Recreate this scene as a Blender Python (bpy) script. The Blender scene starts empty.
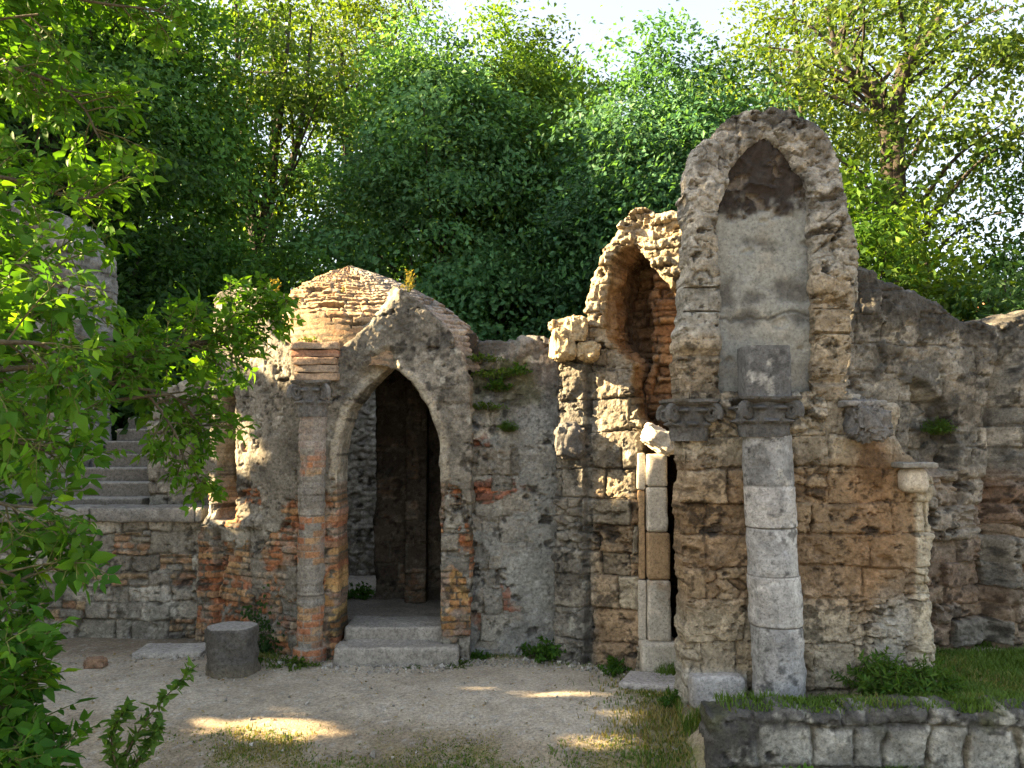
import bpy, math, random
import numpy as np
from mathutils import Vector

SC = bpy.context.scene
COL = SC.collection
R = math.radians
random.seed(7)

# ------------------------------------------------------------------ camera, sky, sun, exposure
F_PX = 850.0
EYE = np.array([0.0, 0.0, 1.8])
PITCH = math.atan(56.0 / F_PX)
cam_d = bpy.data.cameras.new('camera')
cam_d.sensor_width = 36.0
cam_d.lens = 36.0 * F_PX / 1024.0
cam_d.clip_start = 0.05
cam_d.clip_end = 2000.0
cam = bpy.data.objects.new('camera', cam_d)
COL.objects.link(cam)
cam.location = EYE
cam.rotation_euler = (R(90) + PITCH, 0, 0)
SC.camera = cam

SUN_EL = R(23.0)
SUN_BACK = R(0.5)           # the sun stands left of the ruin and rakes its front
SUN_DIR = np.array([-math.cos(SUN_EL) * math.cos(SUN_BACK), math.cos(SUN_EL) * math.sin(SUN_BACK), math.sin(SUN_EL)])
world = bpy.data.worlds.new('World')
SC.world = world
world.use_nodes = True
wn = world.node_tree
bg = wn.nodes['Background']
sky = wn.nodes.new('ShaderNodeTexSky')
sky.sky_type = 'NISHITA'
sky.sun_disc = False
sky.sun_elevation = SUN_EL
sky.sun_rotation = math.atan2(SUN_DIR[0], SUN_DIR[1])
sky.air_density = 1.0
sky.dust_density = 3.0
sky.ozone_density = 0.6
hz_ = wn.nodes.new('ShaderNodeHueSaturation')          # a hazy, whitish evening sky
hz_.inputs['Saturation'].default_value = 0.55
wn.links.new(sky.outputs[0], hz_.inputs['Color'])
wn.links.new(hz_.outputs[0], bg.inputs[0])
bg.inputs[1].default_value = 0.05
sun_d = bpy.data.lights.new('sun', 'SUN')
sun_d.energy = 5.0
sun_d.angle = R(0.5)
sun_d.color = (1.0, 0.74, 0.42)
sun = bpy.data.objects.new('sun', sun_d)
COL.objects.link(sun)
sun.rotation_euler = Vector(SUN_DIR).to_track_quat('Z', 'Y').to_euler()
SC.view_settings.view_transform = 'Standard'
SC.view_settings.look = 'None'
SC.view_settings.exposure = 3.42
SC.view_settings.gamma = 1.0
SC.view_settings.use_curve_mapping = False
SC.render.engine = 'CYCLES'
SC.cycles.use_denoising = True
SC.cycles.max_bounces = 6
SC.cycles.diffuse_bounces = 4
SC.cycles.transmission_bounces = 4
SC.cycles.transparent_max_bounces = 4
SC.cycles.caustics_reflective = False
SC.cycles.caustics_refractive = False

# ------------------------------------------------------------------ noise
_T = 64
_tile = np.random.RandomState(11).rand(_T, _T, _T).astype(np.float32)


def vnoise(p):
    p = np.asarray(p, dtype=np.float64)
    i = np.floor(p).astype(np.int64)
    f = (p - i).astype(np.float32)
    f = f * f * (3 - 2 * f)
    i &= _T - 1
    j = (i + 1) & (_T - 1)
    x0, y0, z0 = i[:, 0], i[:, 1], i[:, 2]
    x1, y1, z1 = j[:, 0], j[:, 1], j[:, 2]
    fx, fy, fz = f[:, 0], f[:, 1], f[:, 2]
    t = _tile
    a = t[x0, y0, z0] * (1 - fx) + t[x1, y0, z0] * fx
    b = t[x0, y1, z0] * (1 - fx) + t[x1, y1, z0] * fx
    c = t[x0, y0, z1] * (1 - fx) + t[x1, y0, z1] * fx
    d = t[x0, y1, z1] * (1 - fx) + t[x1, y1, z1] * fx
    a = a * (1 - fy) + b * fy
    c = c * (1 - fy) + d * fy
    return a * (1 - fz) + c * fz


def fbm(p, s=1.0, o=4, seed=0):
    """fractal noise centred on 0, about -1..1"""
    p = np.asarray(p, dtype=np.float64) * s + np.array([17.3, 5.1, 9.7]) * (seed + 1)
    out = 0
    a = 1.0
    tot = 0
    for k in range(o):
        out = out + a * (vnoise(p) - 0.5)
        tot += a
        a *= 0.55
        p = p * 2.03 + 3.7
    return out / tot * 2.6


def sstep(a, b, x):
    t = np.clip((x - a) / (b - a), 0, 1)
    return t * t * (3 - 2 * t)


def rnd(ids, k):
    h = (ids.astype(np.uint64) * np.uint64(2654435761) + np.uint64(k * 40503 + 977)) & np.uint64(0xffffffff)
    h = ((h >> np.uint64(15)) ^ h) * np.uint64(2246822519) & np.uint64(0xffffffff)
    h = ((h >> np.uint64(13)) ^ h) * np.uint64(3266489917) & np.uint64(0xffffffff)
    h = (h >> np.uint64(16)) ^ h
    return (h & np.uint64(0xffffff)).astype(np.float64) / float(0xffffff)


def worley(x, y, seed, jit=0.85):
    xi = np.floor(x).astype(np.int64)
    yi = np.floor(y).astype(np.int64)
    f1 = np.full(x.shape, 9.0)
    f2 = np.full(x.shape, 9.0)
    cid = np.zeros(x.shape, np.int64)
    cx = np.zeros(x.shape)
    cy = np.zeros(x.shape)
    for dx in (-1, 0, 1):
        for dy in (-1, 0, 1):
            ix, iy = xi + dx, yi + dy
            h = (ix + 5000) * 7919 + (iy + 5000) * 104729 + seed * 1299709
            px = ix + 0.5 + (rnd(h, 1) - 0.5) * jit
            py = iy + 0.5 + (rnd(h, 2) - 0.5) * jit
            d = np.hypot(px - x, py - y)
            m = d < f1
            f2 = np.where(m, f1, np.minimum(f2, d))
            cid = np.where(m, h, cid)
            cx = np.where(m, px, cx)
            cy = np.where(m, py, cy)
            f1 = np.where(m, d, f1)
    return f1, f2, cid, x - cx, y - cy


def pits(q, cell, prob, seed, asp=1.6):
    """0..1, 1 at the bottom of a hole"""
    x = q[:, 0] / cell + 0.35 * fbm(q, 1.2 / cell, 2, seed)
    y = q[:, 1] / cell * asp + q[:, 2] / cell + 0.35 * fbm(q, 1.3 / cell, 2, seed + 3)
    f1, f2, cid, _, _ = worley(x, y, seed)
    on = rnd(cid, 5) < prob
    r = 0.2 + 0.4 * rnd(cid, 6)
    return np.where(on, 1 - sstep(r * 0.45, r, f1), 0.0)


# ------------------------------------------------------------------ mesh helpers
ORG = {}


def setprops(o, label=None, cat=None, group=None, kind=None):
    if label: o['label'] = label
    if cat: o['category'] = cat
    if group: o['group'] = group
    if kind: o['kind'] = kind
    return o


def thing(name, loc, label, cat, group=None):
    o = bpy.data.objects.new(name, None)
    o.empty_display_size = 0.2
    COL.objects.link(o)
    o.location = loc
    ORG[o.name] = np.array(loc, float)
    return setprops(o, label, cat, group)


def mk(name, verts, faces, mat, col=None, parent=None, label=None, cat=None, group=None, kind=None, smooth=True, sharp=None, origin=None):
    """verts (N,3) world; faces: list of int arrays (n,3) or (n,4); one mesh object"""
    verts = np.asarray(verts, float)
    org = ORG[parent.name] if parent is not None else (np.array(origin, float) if origin is not None else np.zeros(3))
    v = (verts - org).astype(np.float32)
    if not isinstance(faces, (list, tuple)):
        faces = [faces]
    faces = [np.asarray(f, np.int32) for f in faces if len(f)]
    me = bpy.data.meshes.new(name)
    me.vertices.add(len(v))
    me.vertices.foreach_set('co', v.ravel())
    nl = sum(f.size for f in faces)
    nf = sum(len(f) for f in faces)
    me.loops.add(nl)
    me.loops.foreach_set('vertex_index', np.concatenate([f.ravel() for f in faces]))
    me.polygons.add(nf)
    tot = np.concatenate([np.full(len(f), f.shape[1], np.int32) for f in faces])
    start = np.concatenate([[0], np.cumsum(tot)[:-1]]).astype(np.int32)
    me.polygons.foreach_set('loop_start', start)
    try:
        me.polygons.foreach_set('loop_total', tot)
    except Exception:
        pass
    me.polygons.foreach_set('use_smooth', np.full(nf, bool(smooth)))
    me.update(calc_edges=True)
    if col is not None:
        col = np.clip(np.asarray(col, float), 0.004, 0.9)
        if col.ndim == 1:
            col = np.tile(col, (len(v), 1))
        a = me.color_attributes.new('Col', 'FLOAT_COLOR', 'POINT')
        a.data.foreach_set('color', np.concatenate([col, np.ones((len(v), 1))], 1).astype(np.float32).ravel())
    if sharp:
        me.set_sharp_from_angle(angle=R(sharp))
    me.validate()
    me.materials.append(mat)
    o = bpy.data.objects.new(name, me)
    COL.objects.link(o)
    if parent is not None:
        o.parent = parent
        ORG[o.name] = org
    else:
        o.location = org
        ORG[o.name] = org
    return setprops(o, label, cat, group, kind)


class Bag:
    """collects pieces of one mesh"""
    def __init__(s):
        s.v, s.f, s.c, s.n = [], {}, [], 0

    def add(s, v, faces, c):
        v = np.asarray(v, float)
        if not isinstance(faces, (list, tuple)):
            faces = [faces]
        for f in faces:
            f = np.asarray(f, np.int64)
            if len(f):
                s.f.setdefault(f.shape[1], []).append(f + s.n)
        c = np.asarray(c, float)
        if c.ndim == 1:
            c = np.tile(c, (len(v), 1))
        s.v.append(v)
        s.c.append(c)
        s.n += len(v)

    def build(s, name, mat, **k):
        return mk(name, np.concatenate(s.v), [np.concatenate(x) for x in s.f.values()], mat, np.concatenate(s.c), **k)


def grid_faces(nu, nv, base=0, wrap=False):
    i = np.arange(nu - (0 if wrap else 1))
    j = np.arange(nv - 1)
    I, J = np.meshgrid(i, j, indexing='ij')
    I2 = (I + 1) % nu
    a = I * nv + J
    return (np.stack([a, I2 * nv + J, I2 * nv + J + 1, I * nv + J + 1], -1).reshape(-1, 4)) + base


def tube(pts, rad, n=6, cap=False):
    pts = np.asarray(pts, float)
    rad = np.asarray(rad, float)
    tg = np.gradient(pts, axis=0)
    tg /= np.linalg.norm(tg, axis=1, keepdims=True) + 1e-9
    ref = np.array([0.31, 0.87, 0.38])
    if abs(tg.mean(0) @ ref) > 0.9:
        ref = np.array([1.0, 0, 0])
    a = np.cross(tg, ref)
    a /= np.linalg.norm(a, axis=1, keepdims=True) + 1e-9
    b = np.cross(tg, a)
    th = np.linspace(0, 2 * np.pi, n, endpoint=False)
    v = pts[None] + rad[None, :, None] * (np.cos(th)[:, None, None] * a[None] + np.sin(th)[:, None, None] * b[None])
    return v.reshape(-1, 3), grid_faces(n, len(pts), wrap=True)


def spline(pts, n):
    """Catmull-Rom through pts"""
    pts = np.asarray(pts, float)
    p = np.vstack([2 * pts[0] - pts[1], pts, 2 * pts[-1] - pts[-2]])
    t = np.linspace(0, len(pts) - 1 - 1e-6, n)
    k = t.astype(int)
    f = (t - k)[:, None]
    a, b, c, d = p[k], p[k + 1], p[k + 2], p[k + 3]
    return 0.5 * (2 * b + (c - a) * f + (2 * a - 5 * b + 4 * c - d) * f ** 2 + (3 * b - a - 3 * c + d) * f ** 3)


CP, SP = math.cos(PITCH), math.sin(PITCH)


def P(px, py, Y):
    """the point of the place seen at a pixel, at distance Y in front"""
    a = (px - 512.0) / F_PX
    v = (384.0 - py) / F_PX
    k = Y / (CP - v * SP)
    return np.array([a * k, Y, EYE[2] + (v * CP + SP) * k])


def Zat(py, Y):
    return P(512, py, Y)[2]


def Xat(px, Y, py=560):
    return P(px, py, Y)[0]


def lerp(a, b, m):
    m = np.asarray(m)
    if m.ndim == 1:
        m = m[:, None]
    return np.asarray(a) * (1 - m) + np.asarray(b) * m


def C(*c):
    return np.array(c, float)


# ------------------------------------------------------------------ materials
def node_mat(name):
    m = bpy.data.materials.new(name)
    m.use_nodes = True
    nt = m.node_tree
    return m, nt, nt.nodes['Principled BSDF']


def stone_mat(name, bump=0.5, scale=1.0, rough=0.92, var=0.42, dist=0.014, pore=0.38):
    m, nt, b = node_mat(name)
    N, L = nt.nodes.new, nt.links.new
    at = N('ShaderNodeAttribute'); at.attribute_name = 'Col'
    tc = N('ShaderNodeTexCoord')
    n1 = N('ShaderNodeTexNoise'); n1.inputs['Scale'].default_value = 34 * scale; n1.inputs['Detail'].default_value = 8; n1.inputs['Roughness'].default_value = 0.68
    n2 = N('ShaderNodeTexNoise'); n2.inputs['Scale'].default_value = 120 * scale; n2.inputs['Detail'].default_value = 4
    v = N('ShaderNodeTexVoronoi'); v.inputs['Scale'].default_value = 75 * scale
    for n in (n1, n2, v):
        L(tc.outputs['Object'], n.inputs['Vector'])
    mr = N('ShaderNodeMapRange'); mr.inputs[1].default_value = 0.3; mr.inputs[2].default_value = 0.7
    mr.inputs[3].default_value = 1 - var; mr.inputs[4].default_value = 1 + var
    L(n1.outputs['Fac'], mr.inputs[0])
    n3 = N('ShaderNodeTexNoise'); n3.inputs['Scale'].default_value = 62 * scale; n3.inputs['Detail'].default_value = 6; n3.inputs['Roughness'].default_value = 0.6
    L(tc.outputs['Object'], n3.inputs['Vector'])
    po = N('ShaderNodeMapRange'); po.inputs[1].default_value = 0.36; po.inputs[2].default_value = 0.47; po.inputs[3].default_value = 1 - pore; po.inputs[4].default_value = 1.0
    L(n3.outputs['Fac'], po.inputs[0])
    pm = N('ShaderNodeMath'); pm.operation = 'MULTIPLY'
    L(mr.outputs[0], pm.inputs[0]); L(po.outputs[0], pm.inputs[1])
    mx = N('ShaderNodeVectorMath'); mx.operation = 'SCALE'
    L(at.outputs['Color'], mx.inputs[0]); L(pm.outputs[0], mx.inputs['Scale'])
    L(mx.outputs[0], b.inputs['Base Color'])
    ad = N('ShaderNodeMath'); ad.operation = 'MULTIPLY_ADD'; ad.inputs[1].default_value = 0.35
    L(v.outputs['Distance'], ad.inputs[0]); L(n1.outputs['Fac'], ad.inputs[2])
    ad2 = N('ShaderNodeMath'); ad2.operation = 'MULTIPLY_ADD'; ad2.inputs[1].default_value = 0.3
    L(n2.outputs['Fac'], ad2.inputs[0]); L(ad.outputs[0], ad2.inputs[2])
    bp = N('ShaderNodeBump'); bp.inputs['Strength'].default_value = bump; bp.inputs['Distance'].default_value = dist
    L(ad2.outputs[0], bp.inputs['Height']); L(bp.outputs[0], b.inputs['Normal'])
    b.inputs['Roughness'].default_value = rough
    b.inputs['Specular IOR Level'].default_value = 0.25
    return m


def leaf_mat(name, trans=0.5, gloss=0.35):
    m, nt, b = node_mat(name)
    N, L = nt.nodes.new, nt.links.new
    at = N('ShaderNodeAttribute'); at.attribute_name = 'Col'
    oi = N('ShaderNodeObjectInfo')
    mu = N('ShaderNodeVectorMath'); mu.operation = 'MULTIPLY'
    L(at.outputs['Color'], mu.inputs[0]); L(oi.outputs['Color'], mu.inputs[1])
    tr = N('ShaderNodeBsdfTranslucent')
    hs = N('ShaderNodeVectorMath'); hs.operation = 'MULTIPLY'; hs.inputs[1].default_value = (1.75, 1.65, 0.5)
    L(mu.outputs[0], hs.inputs[0]); L(hs.outputs[0], tr.inputs['Color'])
    L(mu.outputs[0], b.inputs['Base Color'])
    b.inputs['Roughness'].default_value = 0.5
    b.inputs['Specular IOR Level'].default_value = gloss
    ms = N('ShaderNodeMixShader'); ms.inputs[0].default_value = trans
    L(b.outputs[0], ms.inputs[1]); L(tr.outputs[0], ms.inputs[2])
    L(ms.outputs[0], nt.nodes['Material Output'].inputs['Surface'])
    return m


M_STONE = stone_mat('weathered stone')
M_TUFF = stone_mat('porous tuff', bump=0.8, scale=0.8, dist=0.018)
M_PLASTER = stone_mat('old lime plaster', bump=0.4, scale=0.9, var=0.3, pore=0.3)
M_BRICK = stone_mat('old brick', bump=0.45, scale=1.2)
M_MARBLE = stone_mat('worn limestone', bump=0.35, scale=1.1, var=0.35, rough=0.8, pore=0.4)
M_GROUND = stone_mat('packed gravelly earth', bump=0.6, scale=1.3, var=0.4, rough=1.0, pore=0.35)
M_BARK = stone_mat('bark', bump=0.8, scale=0.8)
M_LEAF = leaf_mat('leaves', trans=0.42, gloss=0.14)
M_LEAF_NEAR = leaf_mat('near leaves', trans=0.42, gloss=0.1)
M_GRASS = leaf_mat('grass blades', trans=0.3, gloss=0.2)

# ------------------------------------------------------------------ masonry patterns
class Pat: pass


def ashlar(q, seed, ch, bw, warp=0.012):
    """coursed blocks: per-point edge distance, block randoms, local coordinates"""
    rng = np.random.RandomState(seed)
    u = q[:, 0] + warp * fbm(q, 3.0, 3, seed) + 0.004 * fbm(q, 25, 2, seed + 9)
    z = q[:, 1] + warp * fbm(q, 2.6, 3, seed + 5) + 0.004 * fbm(q, 25, 2, seed + 8)
    lo, hi = z.min() - 0.5, z.max() + 0.5
    zs = [lo]
    while zs[-1] < hi:
        zs.append(zs[-1] + rng.uniform(*ch))
    zs = np.array(zs)
    ci = np.clip(np.searchsorted(zs, z) - 1, 0, len(zs) - 2)
    p = Pat()
    ez = np.minimum(z - zs[ci], zs[ci + 1] - z)
    eu = np.zeros_like(u)
    bid = np.zeros(u.shape, np.int64)
    p.bu = np.zeros_like(u)
    ulo, uhi = u.min() - 0.6, u.max() + 0.6
    for c in range(len(zs) - 1):
        us = [ulo + rng.uniform(-0.3, 0.3)]
        while us[-1] < uhi + 0.4:
            us.append(us[-1] + rng.uniform(*bw))
        m = ci == c
        if not m.any():
            continue
        us = np.array(us)
        k = np.clip(np.searchsorted(us, u[m]) - 1, 0, len(us) - 2)
        eu[m] = np.minimum(u[m] - us[k], us[k + 1] - u[m])
        p.bu[m] = (u[m] - (us[k] + us[k + 1]) / 2)
        bid[m] = c * 4001 + k + seed * 77
    p.bz = z - (zs[ci] + zs[ci + 1]) / 2
    r = 0.02
    a, b = np.maximum(r - eu, 0), np.maximum(r - ez, 0)
    p.e = np.where((a > 0) & (b > 0), r - np.hypot(a, b), np.minimum(eu, ez))
    p.e = p.e + .35 * min(ch[0], .05) * np.minimum(fbm(q, 15, 3, seed + 21), .6)
    p.j = .25 + .75 * sstep(-.45, .35, fbm(q, 1.9, 3, seed + 22))
    p.r1, p.r2, p.r3, p.r4 = rnd(bid, 1), rnd(bid, 2), rnd(bid, 3), rnd(bid, 4)
    return p


def rubble(q, seed, cu, cz, warp=0.03):
    u = q[:, 0] + warp * fbm(q, 5, 3, seed)
    z = q[:, 1] + warp * fbm(q, 5, 3, seed + 5)
    f1, f2, cid, dx, dy = worley(u / cu, z / cz, seed)
    p = Pat()
    p.e = (f2 - f1) * 0.5 * min(cu, cz)
    p.bu, p.bz = dx * cu, dy * cz
    p.j = .5 + .5 * sstep(-.45, .35, fbm(q, 1.9, 3, seed + 22))
    p.e = p.e + .008 * fbm(q, 18, 3, seed + 23)
    p.r1, p.r2, p.r3, p.r4 = rnd(cid, 1), rnd(cid, 2), rnd(cid, 3), rnd(cid, 4)
    return p


def ring(s, dist, seed, ln, width):
    """voussoirs along an opening: s arc length, dist from the opening"""
    k = np.floor(s / ln + 0.25 * np.sin(s * 9 + seed)).astype(np.int64)
    f = s / ln + 0.25 * np.sin(s * 9 + seed) - k
    p = Pat()
    p.e = np.minimum(np.minimum(f, 1 - f) * ln, np.abs(width - dist))
    bid = k + 9000 + seed * 131
    p.j = np.ones(s.shape)
    p.bu, p.bz = (f - 0.5) * ln, dist - width / 2
    p.r1, p.r2, p.r3, p.r4 = rnd(bid, 1), rnd(bid, 2), rnd(bid, 3), rnd(bid, 4)
    return p


def pick(a, b, m):
    """pattern b where m"""
    p = Pat()
    for k in ('e', 'j', 'bu', 'bz', 'r1', 'r2', 'r3', 'r4'):
        setattr(p, k, np.where(m, getattr(b, k), getattr(a, k)))
    return p


def relief(p, joint=0.02, bevel=0.02, off=0.015, tilt=0.08):
    s = sstep(0, bevel, p.e)
    return -(1 - s) * joint * p.j + (p.r1 - 0.5) * 2 * off + tilt * ((p.r2 - 0.5) * p.bu + (p.r3 - 0.5) * p.bz)


def weather(c, q, seed, amt=1.0):
    """mottling, soot-black spots and pale lichen flecks of old stone"""
    n1, n2 = fbm(q, 6, 5, seed + 61), fbm(q, 24, 4, seed + 62)
    c = c * (1 + .42 * amt * n1)[:, None]
    c = lerp(c, c * .25, amt * .9 * sstep(.22, .5, n2 * .6 + .7 * n1))
    c = lerp(c, c * 1.35 + .04, amt * .8 * sstep(.3, .6, fbm(q, 15, 5, seed + 65) - .3 * n1))
    return c


def cavities(q, seed):
    """ragged horizontal hollows of porous tuff"""
    a = fbm(q * np.array([7.0, 12.0, 7.0]), 1.0, 5, seed)
    b = fbm(q * np.array([17.0, 26.0, 17.0]), 1.0, 4, seed + 3)
    return sstep(.28, .6, a) + .55 * sstep(.3, .65, b)


def pal(r, *cols):
    """per-block colour from a palette"""
    cols = np.array(cols, float)
    x = np.clip(r, 0, 0.9999) * (len(cols) - 1)
    k = x.astype(int)
    f = (x - k)[:, None]
    return cols[k] * (1 - f) + cols[np.minimum(k + 1, len(cols) - 1)] * f


def blob(px, py, cx, cy, rx, ry, q, seed, soft=0.5, amp=0.45):
    d = np.hypot((px - cx) / rx, (py - cy) / ry) + amp * fbm(q, 5, 4, seed)
    return 1 - sstep(1 - soft, 1 + soft, d)


# ------------------------------------------------------------------ a wall as a rugged slab of real thickness
def poly_sdf(x, y, poly):
    """signed distance (negative inside), arc length of the nearest point"""
    poly = np.asarray(poly, float)
    d = np.full(x.shape, 1e9)
    s = np.zeros(x.shape)
    ins = np.zeros(x.shape, bool)
    acc = 0.0
    for k in range(len(poly)):
        a, b = poly[k], poly[(k + 1) % len(poly)]
        ab = b - a
        L2 = ab @ ab + 1e-12
        t = np.clip(((x - a[0]) * ab[0] + (y - a[1]) * ab[1]) / L2, 0, 1)
        dd = np.hypot(x - a[0] - t * ab[0], y - a[1] - t * ab[1])
        m = dd < d
        d = np.where(m, dd, d)
        s = np.where(m, acc + t * math.sqrt(L2), s)
        acc += math.sqrt(L2)
        c = (a[1] > y) != (b[1] > y)
        with np.errstate(divide='ignore', invalid='ignore'):
            xi = a[0] + (y - a[1]) * ab[0] / (ab[1] if ab[1] else 1e-12)
        ins ^= c & (x < xi)
    return np.where(ins, -d, d), s


class Wall:
    """upright plane from plan point a to b (left to right as seen)"""
    def __init__(s, a, b):
        s.a = np.array([a[0], a[1], 0.0])
        d = np.array([b[0] - a[0], b[1] - a[1], 0.0])
        s.len = np.linalg.norm(d)
        s.u = d / s.len
        s.n = np.array([d[1], -d[0], 0.0]) / s.len

    def uv(s, px, py):
        a = (px - 512.0) / F_PX
        v = (384.0 - py) / F_PX
        dr = np.array([a, CP - v * SP, v * CP + SP])
        t = ((s.a - EYE) @ s.n) / (dr @ s.n)
        p = EYE + t * dr
        return [(p - s.a) @ s.u, p[2]]

    def poly(s, pts):
        return np.array([s.uv(*p) for p in pts])

    def world(s, u, z, d):
        return s.a[None] + u[:, None] * s.u[None] + d[:, None] * s.n[None] + np.stack([0 * z, 0 * z, z], 1)

    def px(s, u, z):
        p = s.world(u, z, np.zeros_like(u)) - EYE
        cy = p[:, 1] * CP + p[:, 2] * SP
        cz = p[:, 2] * CP - p[:, 1] * SP
        return 512 + F_PX * p[:, 0] / cy, 384 - F_PX * cz / cy


def wall_at(px0, y0, px1, y1):
    return Wall((Xat(px0, y0), y0), (Xat(px1, y1), y1))


def slab(name, w, outline, holes, T, style, mat, h=0.012, ragged=0.03, edge=0.03, holerag=0.012, seed=1, world_poly=False, wthr=1.0, rimcol=None, **k):
    out = np.array(outline, float) if world_poly else w.poly(outline)
    hol = [(np.array(x, float) if world_poly else w.poly(x)) for x in holes]
    lo, hi = out.min(0) - 0.06, out.max(0) + 0.06
    nu, nz = int((hi[0] - lo[0]) / h) + 2, int((hi[1] - lo[1]) / h) + 2
    U, Z = np.meshgrid(lo[0] + np.arange(nu) * h, lo[1] + np.arange(nz) * h, indexing='ij')
    u, z = U.ravel().copy(), Z.ravel().copy()
    q = np.stack([u, z, np.full_like(u, seed * 3.3)], 1)
    sd, _ = poly_sdf(u, z, out)
    sd = sd + ragged * fbm(q, 4.5, 4, seed) + 0.35 * ragged * fbm(q, 19, 3, seed + 2)
    hd = np.full(u.shape, 9.0)
    hs = np.zeros(u.shape)
    for x in hol:
        a, s_ = poly_sdf(u, z, x)
        a = a + holerag * fbm(q, 6, 4, seed + 4)
        hs = np.where(a < hd, s_, hs)
        hd = np.minimum(hd, a)
    f = np.maximum(sd, -hd)
    fg = f.reshape(nu, nz)
    gu, gz_ = np.gradient(fg, h)
    gl = np.maximum(np.hypot(gu, gz_), 0.3)
    gu, gz_ = (gu / gl).ravel(), (gz_ / gl).ravel()
    near = np.abs(f) < 0.7 * h
    mv = np.where(near, f / gl.ravel(), 0)
    u -= gu * mv
    z -= gz_ * mv
    ok = (f < 0) | near
    fa = grid_faces(nu, nz)
    fa = fa[ok[fa].all(1)]
    used = np.unique(fa)
    remap = np.full(nu * nz, -1)
    remap[used] = np.arange(len(used))
    fa = remap[fa]
    u, z, f, hd, hs, gu, gz_ = (x[used] for x in (u, z, f, hd, hs, gu, gz_))
    n = len(used)
    q = np.stack([u, z, np.full_like(u, seed * 3.3)], 1)
    px, py = w.px(u, z)
    d, col = style(Ctx(q, px, py, hd, hs, f))
    d = d + .006 * wthr * fbm(q, 34, 4, seed + 71)
    col = weather(col, q, seed, wthr) * np.array([.85, .84, .78])
    if wthr > .9:
        pk = sstep(.36, .62, fbm(q * np.array([8.0, 11.0, 8.0]), 1.0, 5, seed + 81)) * sstep(-.5, .3, fbm(q, 2.2, 3, seed + 83))
        d = d - .035 * pk
        col = lerp(col, C(.03, .027, .024), .85 * pk)
        col = lerp(col, col * 1.3 + .02, .6 * sstep(.15, .5, fbm(q, 3.3, 4, seed + 85)))
    d = d - np.maximum(edge + f, 0) ** 2 / max(edge, 1e-6) * 0.6     # worn arris
    front = w.world(u, z, d)
    back = w.world(u, z, np.full_like(u, -T))
    # rim
    e = np.sort(np.concatenate([fa[:, [0, 1]], fa[:, [1, 2]], fa[:, [2, 3]], fa[:, [3, 0]]]), 1)
    ed = np.concatenate([fa[:, [0, 1]], fa[:, [1, 2]], fa[:, [2, 3]], fa[:, [3, 0]]])
    key = e[:, 0].astype(np.int64) * n + e[:, 1]
    uq, inv, cnt = np.unique(key, return_inverse=True, return_counts=True)
    be = ed[cnt[inv] == 1]
    bv = np.unique(be)
    K = max(2, int(T / 0.022))
    rm = np.full(n, -1)
    rm[bv] = np.arange(len(bv))
    V = [front, back]
    CC = [col, col]
    nb = len(bv)
    t = (np.arange(1, K) / K)
    dd = d[bv][:, None] * (1 - t)[None] + (-T) * t[None]
    uu = np.repeat(u[bv], K - 1)
    zz = np.repeat(z[bv], K - 1)
    dd = dd.ravel()
    q3 = np.stack([uu, zz, dd + seed], 1)
    amp = ((0.035 + .03 * (T > .7)) if ragged > 0.015 else 0.012) * (np.sin(np.pi * np.clip(np.tile(t, nb) * 1.0, 0, 1)) ** 0.4)
    o = amp * fbm(q3, 9, 4, seed + 1)
    rim = w.world(uu + np.repeat(gu[bv], K - 1) * o, zz + np.repeat(gz_[bv], K - 1) * o, dd)
    V.append(rim)
    cv = np.repeat(col[bv], K - 1, 0) * (1 + 0.3 * fbm(q3, 7, 3, seed + 6))[:, None]
    if rimcol is not None:
        cv = lerp(cv, np.asarray(rimcol)[None] * (1 + .4 * fbm(q3, 8, 4, seed + 8))[:, None], np.clip(np.tile(t, nb) * 2.2, 0, .92))  # soffit turns brown with depth: brick tone plus recess shade put into the colour
    CC.append(cv)
    F = [fa, fa[:, ::-1] + n]
    ids = np.empty((nb, K + 1), np.int64)
    ids[:, 0] = bv
    ids[:, K] = bv + n
    ids[:, 1:K] = 2 * n + np.arange(nb * (K - 1)).reshape(nb, K - 1)
    a, b = rm[be[:, 0]], rm[be[:, 1]]
    for j in range(K):
        F.append(np.stack([ids[b, j], ids[a, j], ids[a, j + 1], ids[b, j + 1]], 1))
    return mk(name, np.concatenate(V), [np.concatenate(F)], mat, np.concatenate(CC), sharp=62, **k)


class Ctx:
    def __init__(s, q, px, py, hd, hs, f):
        s.q, s.px, s.py, s.hd, s.hs, s.f = q, px, py, hd, hs, f


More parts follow.
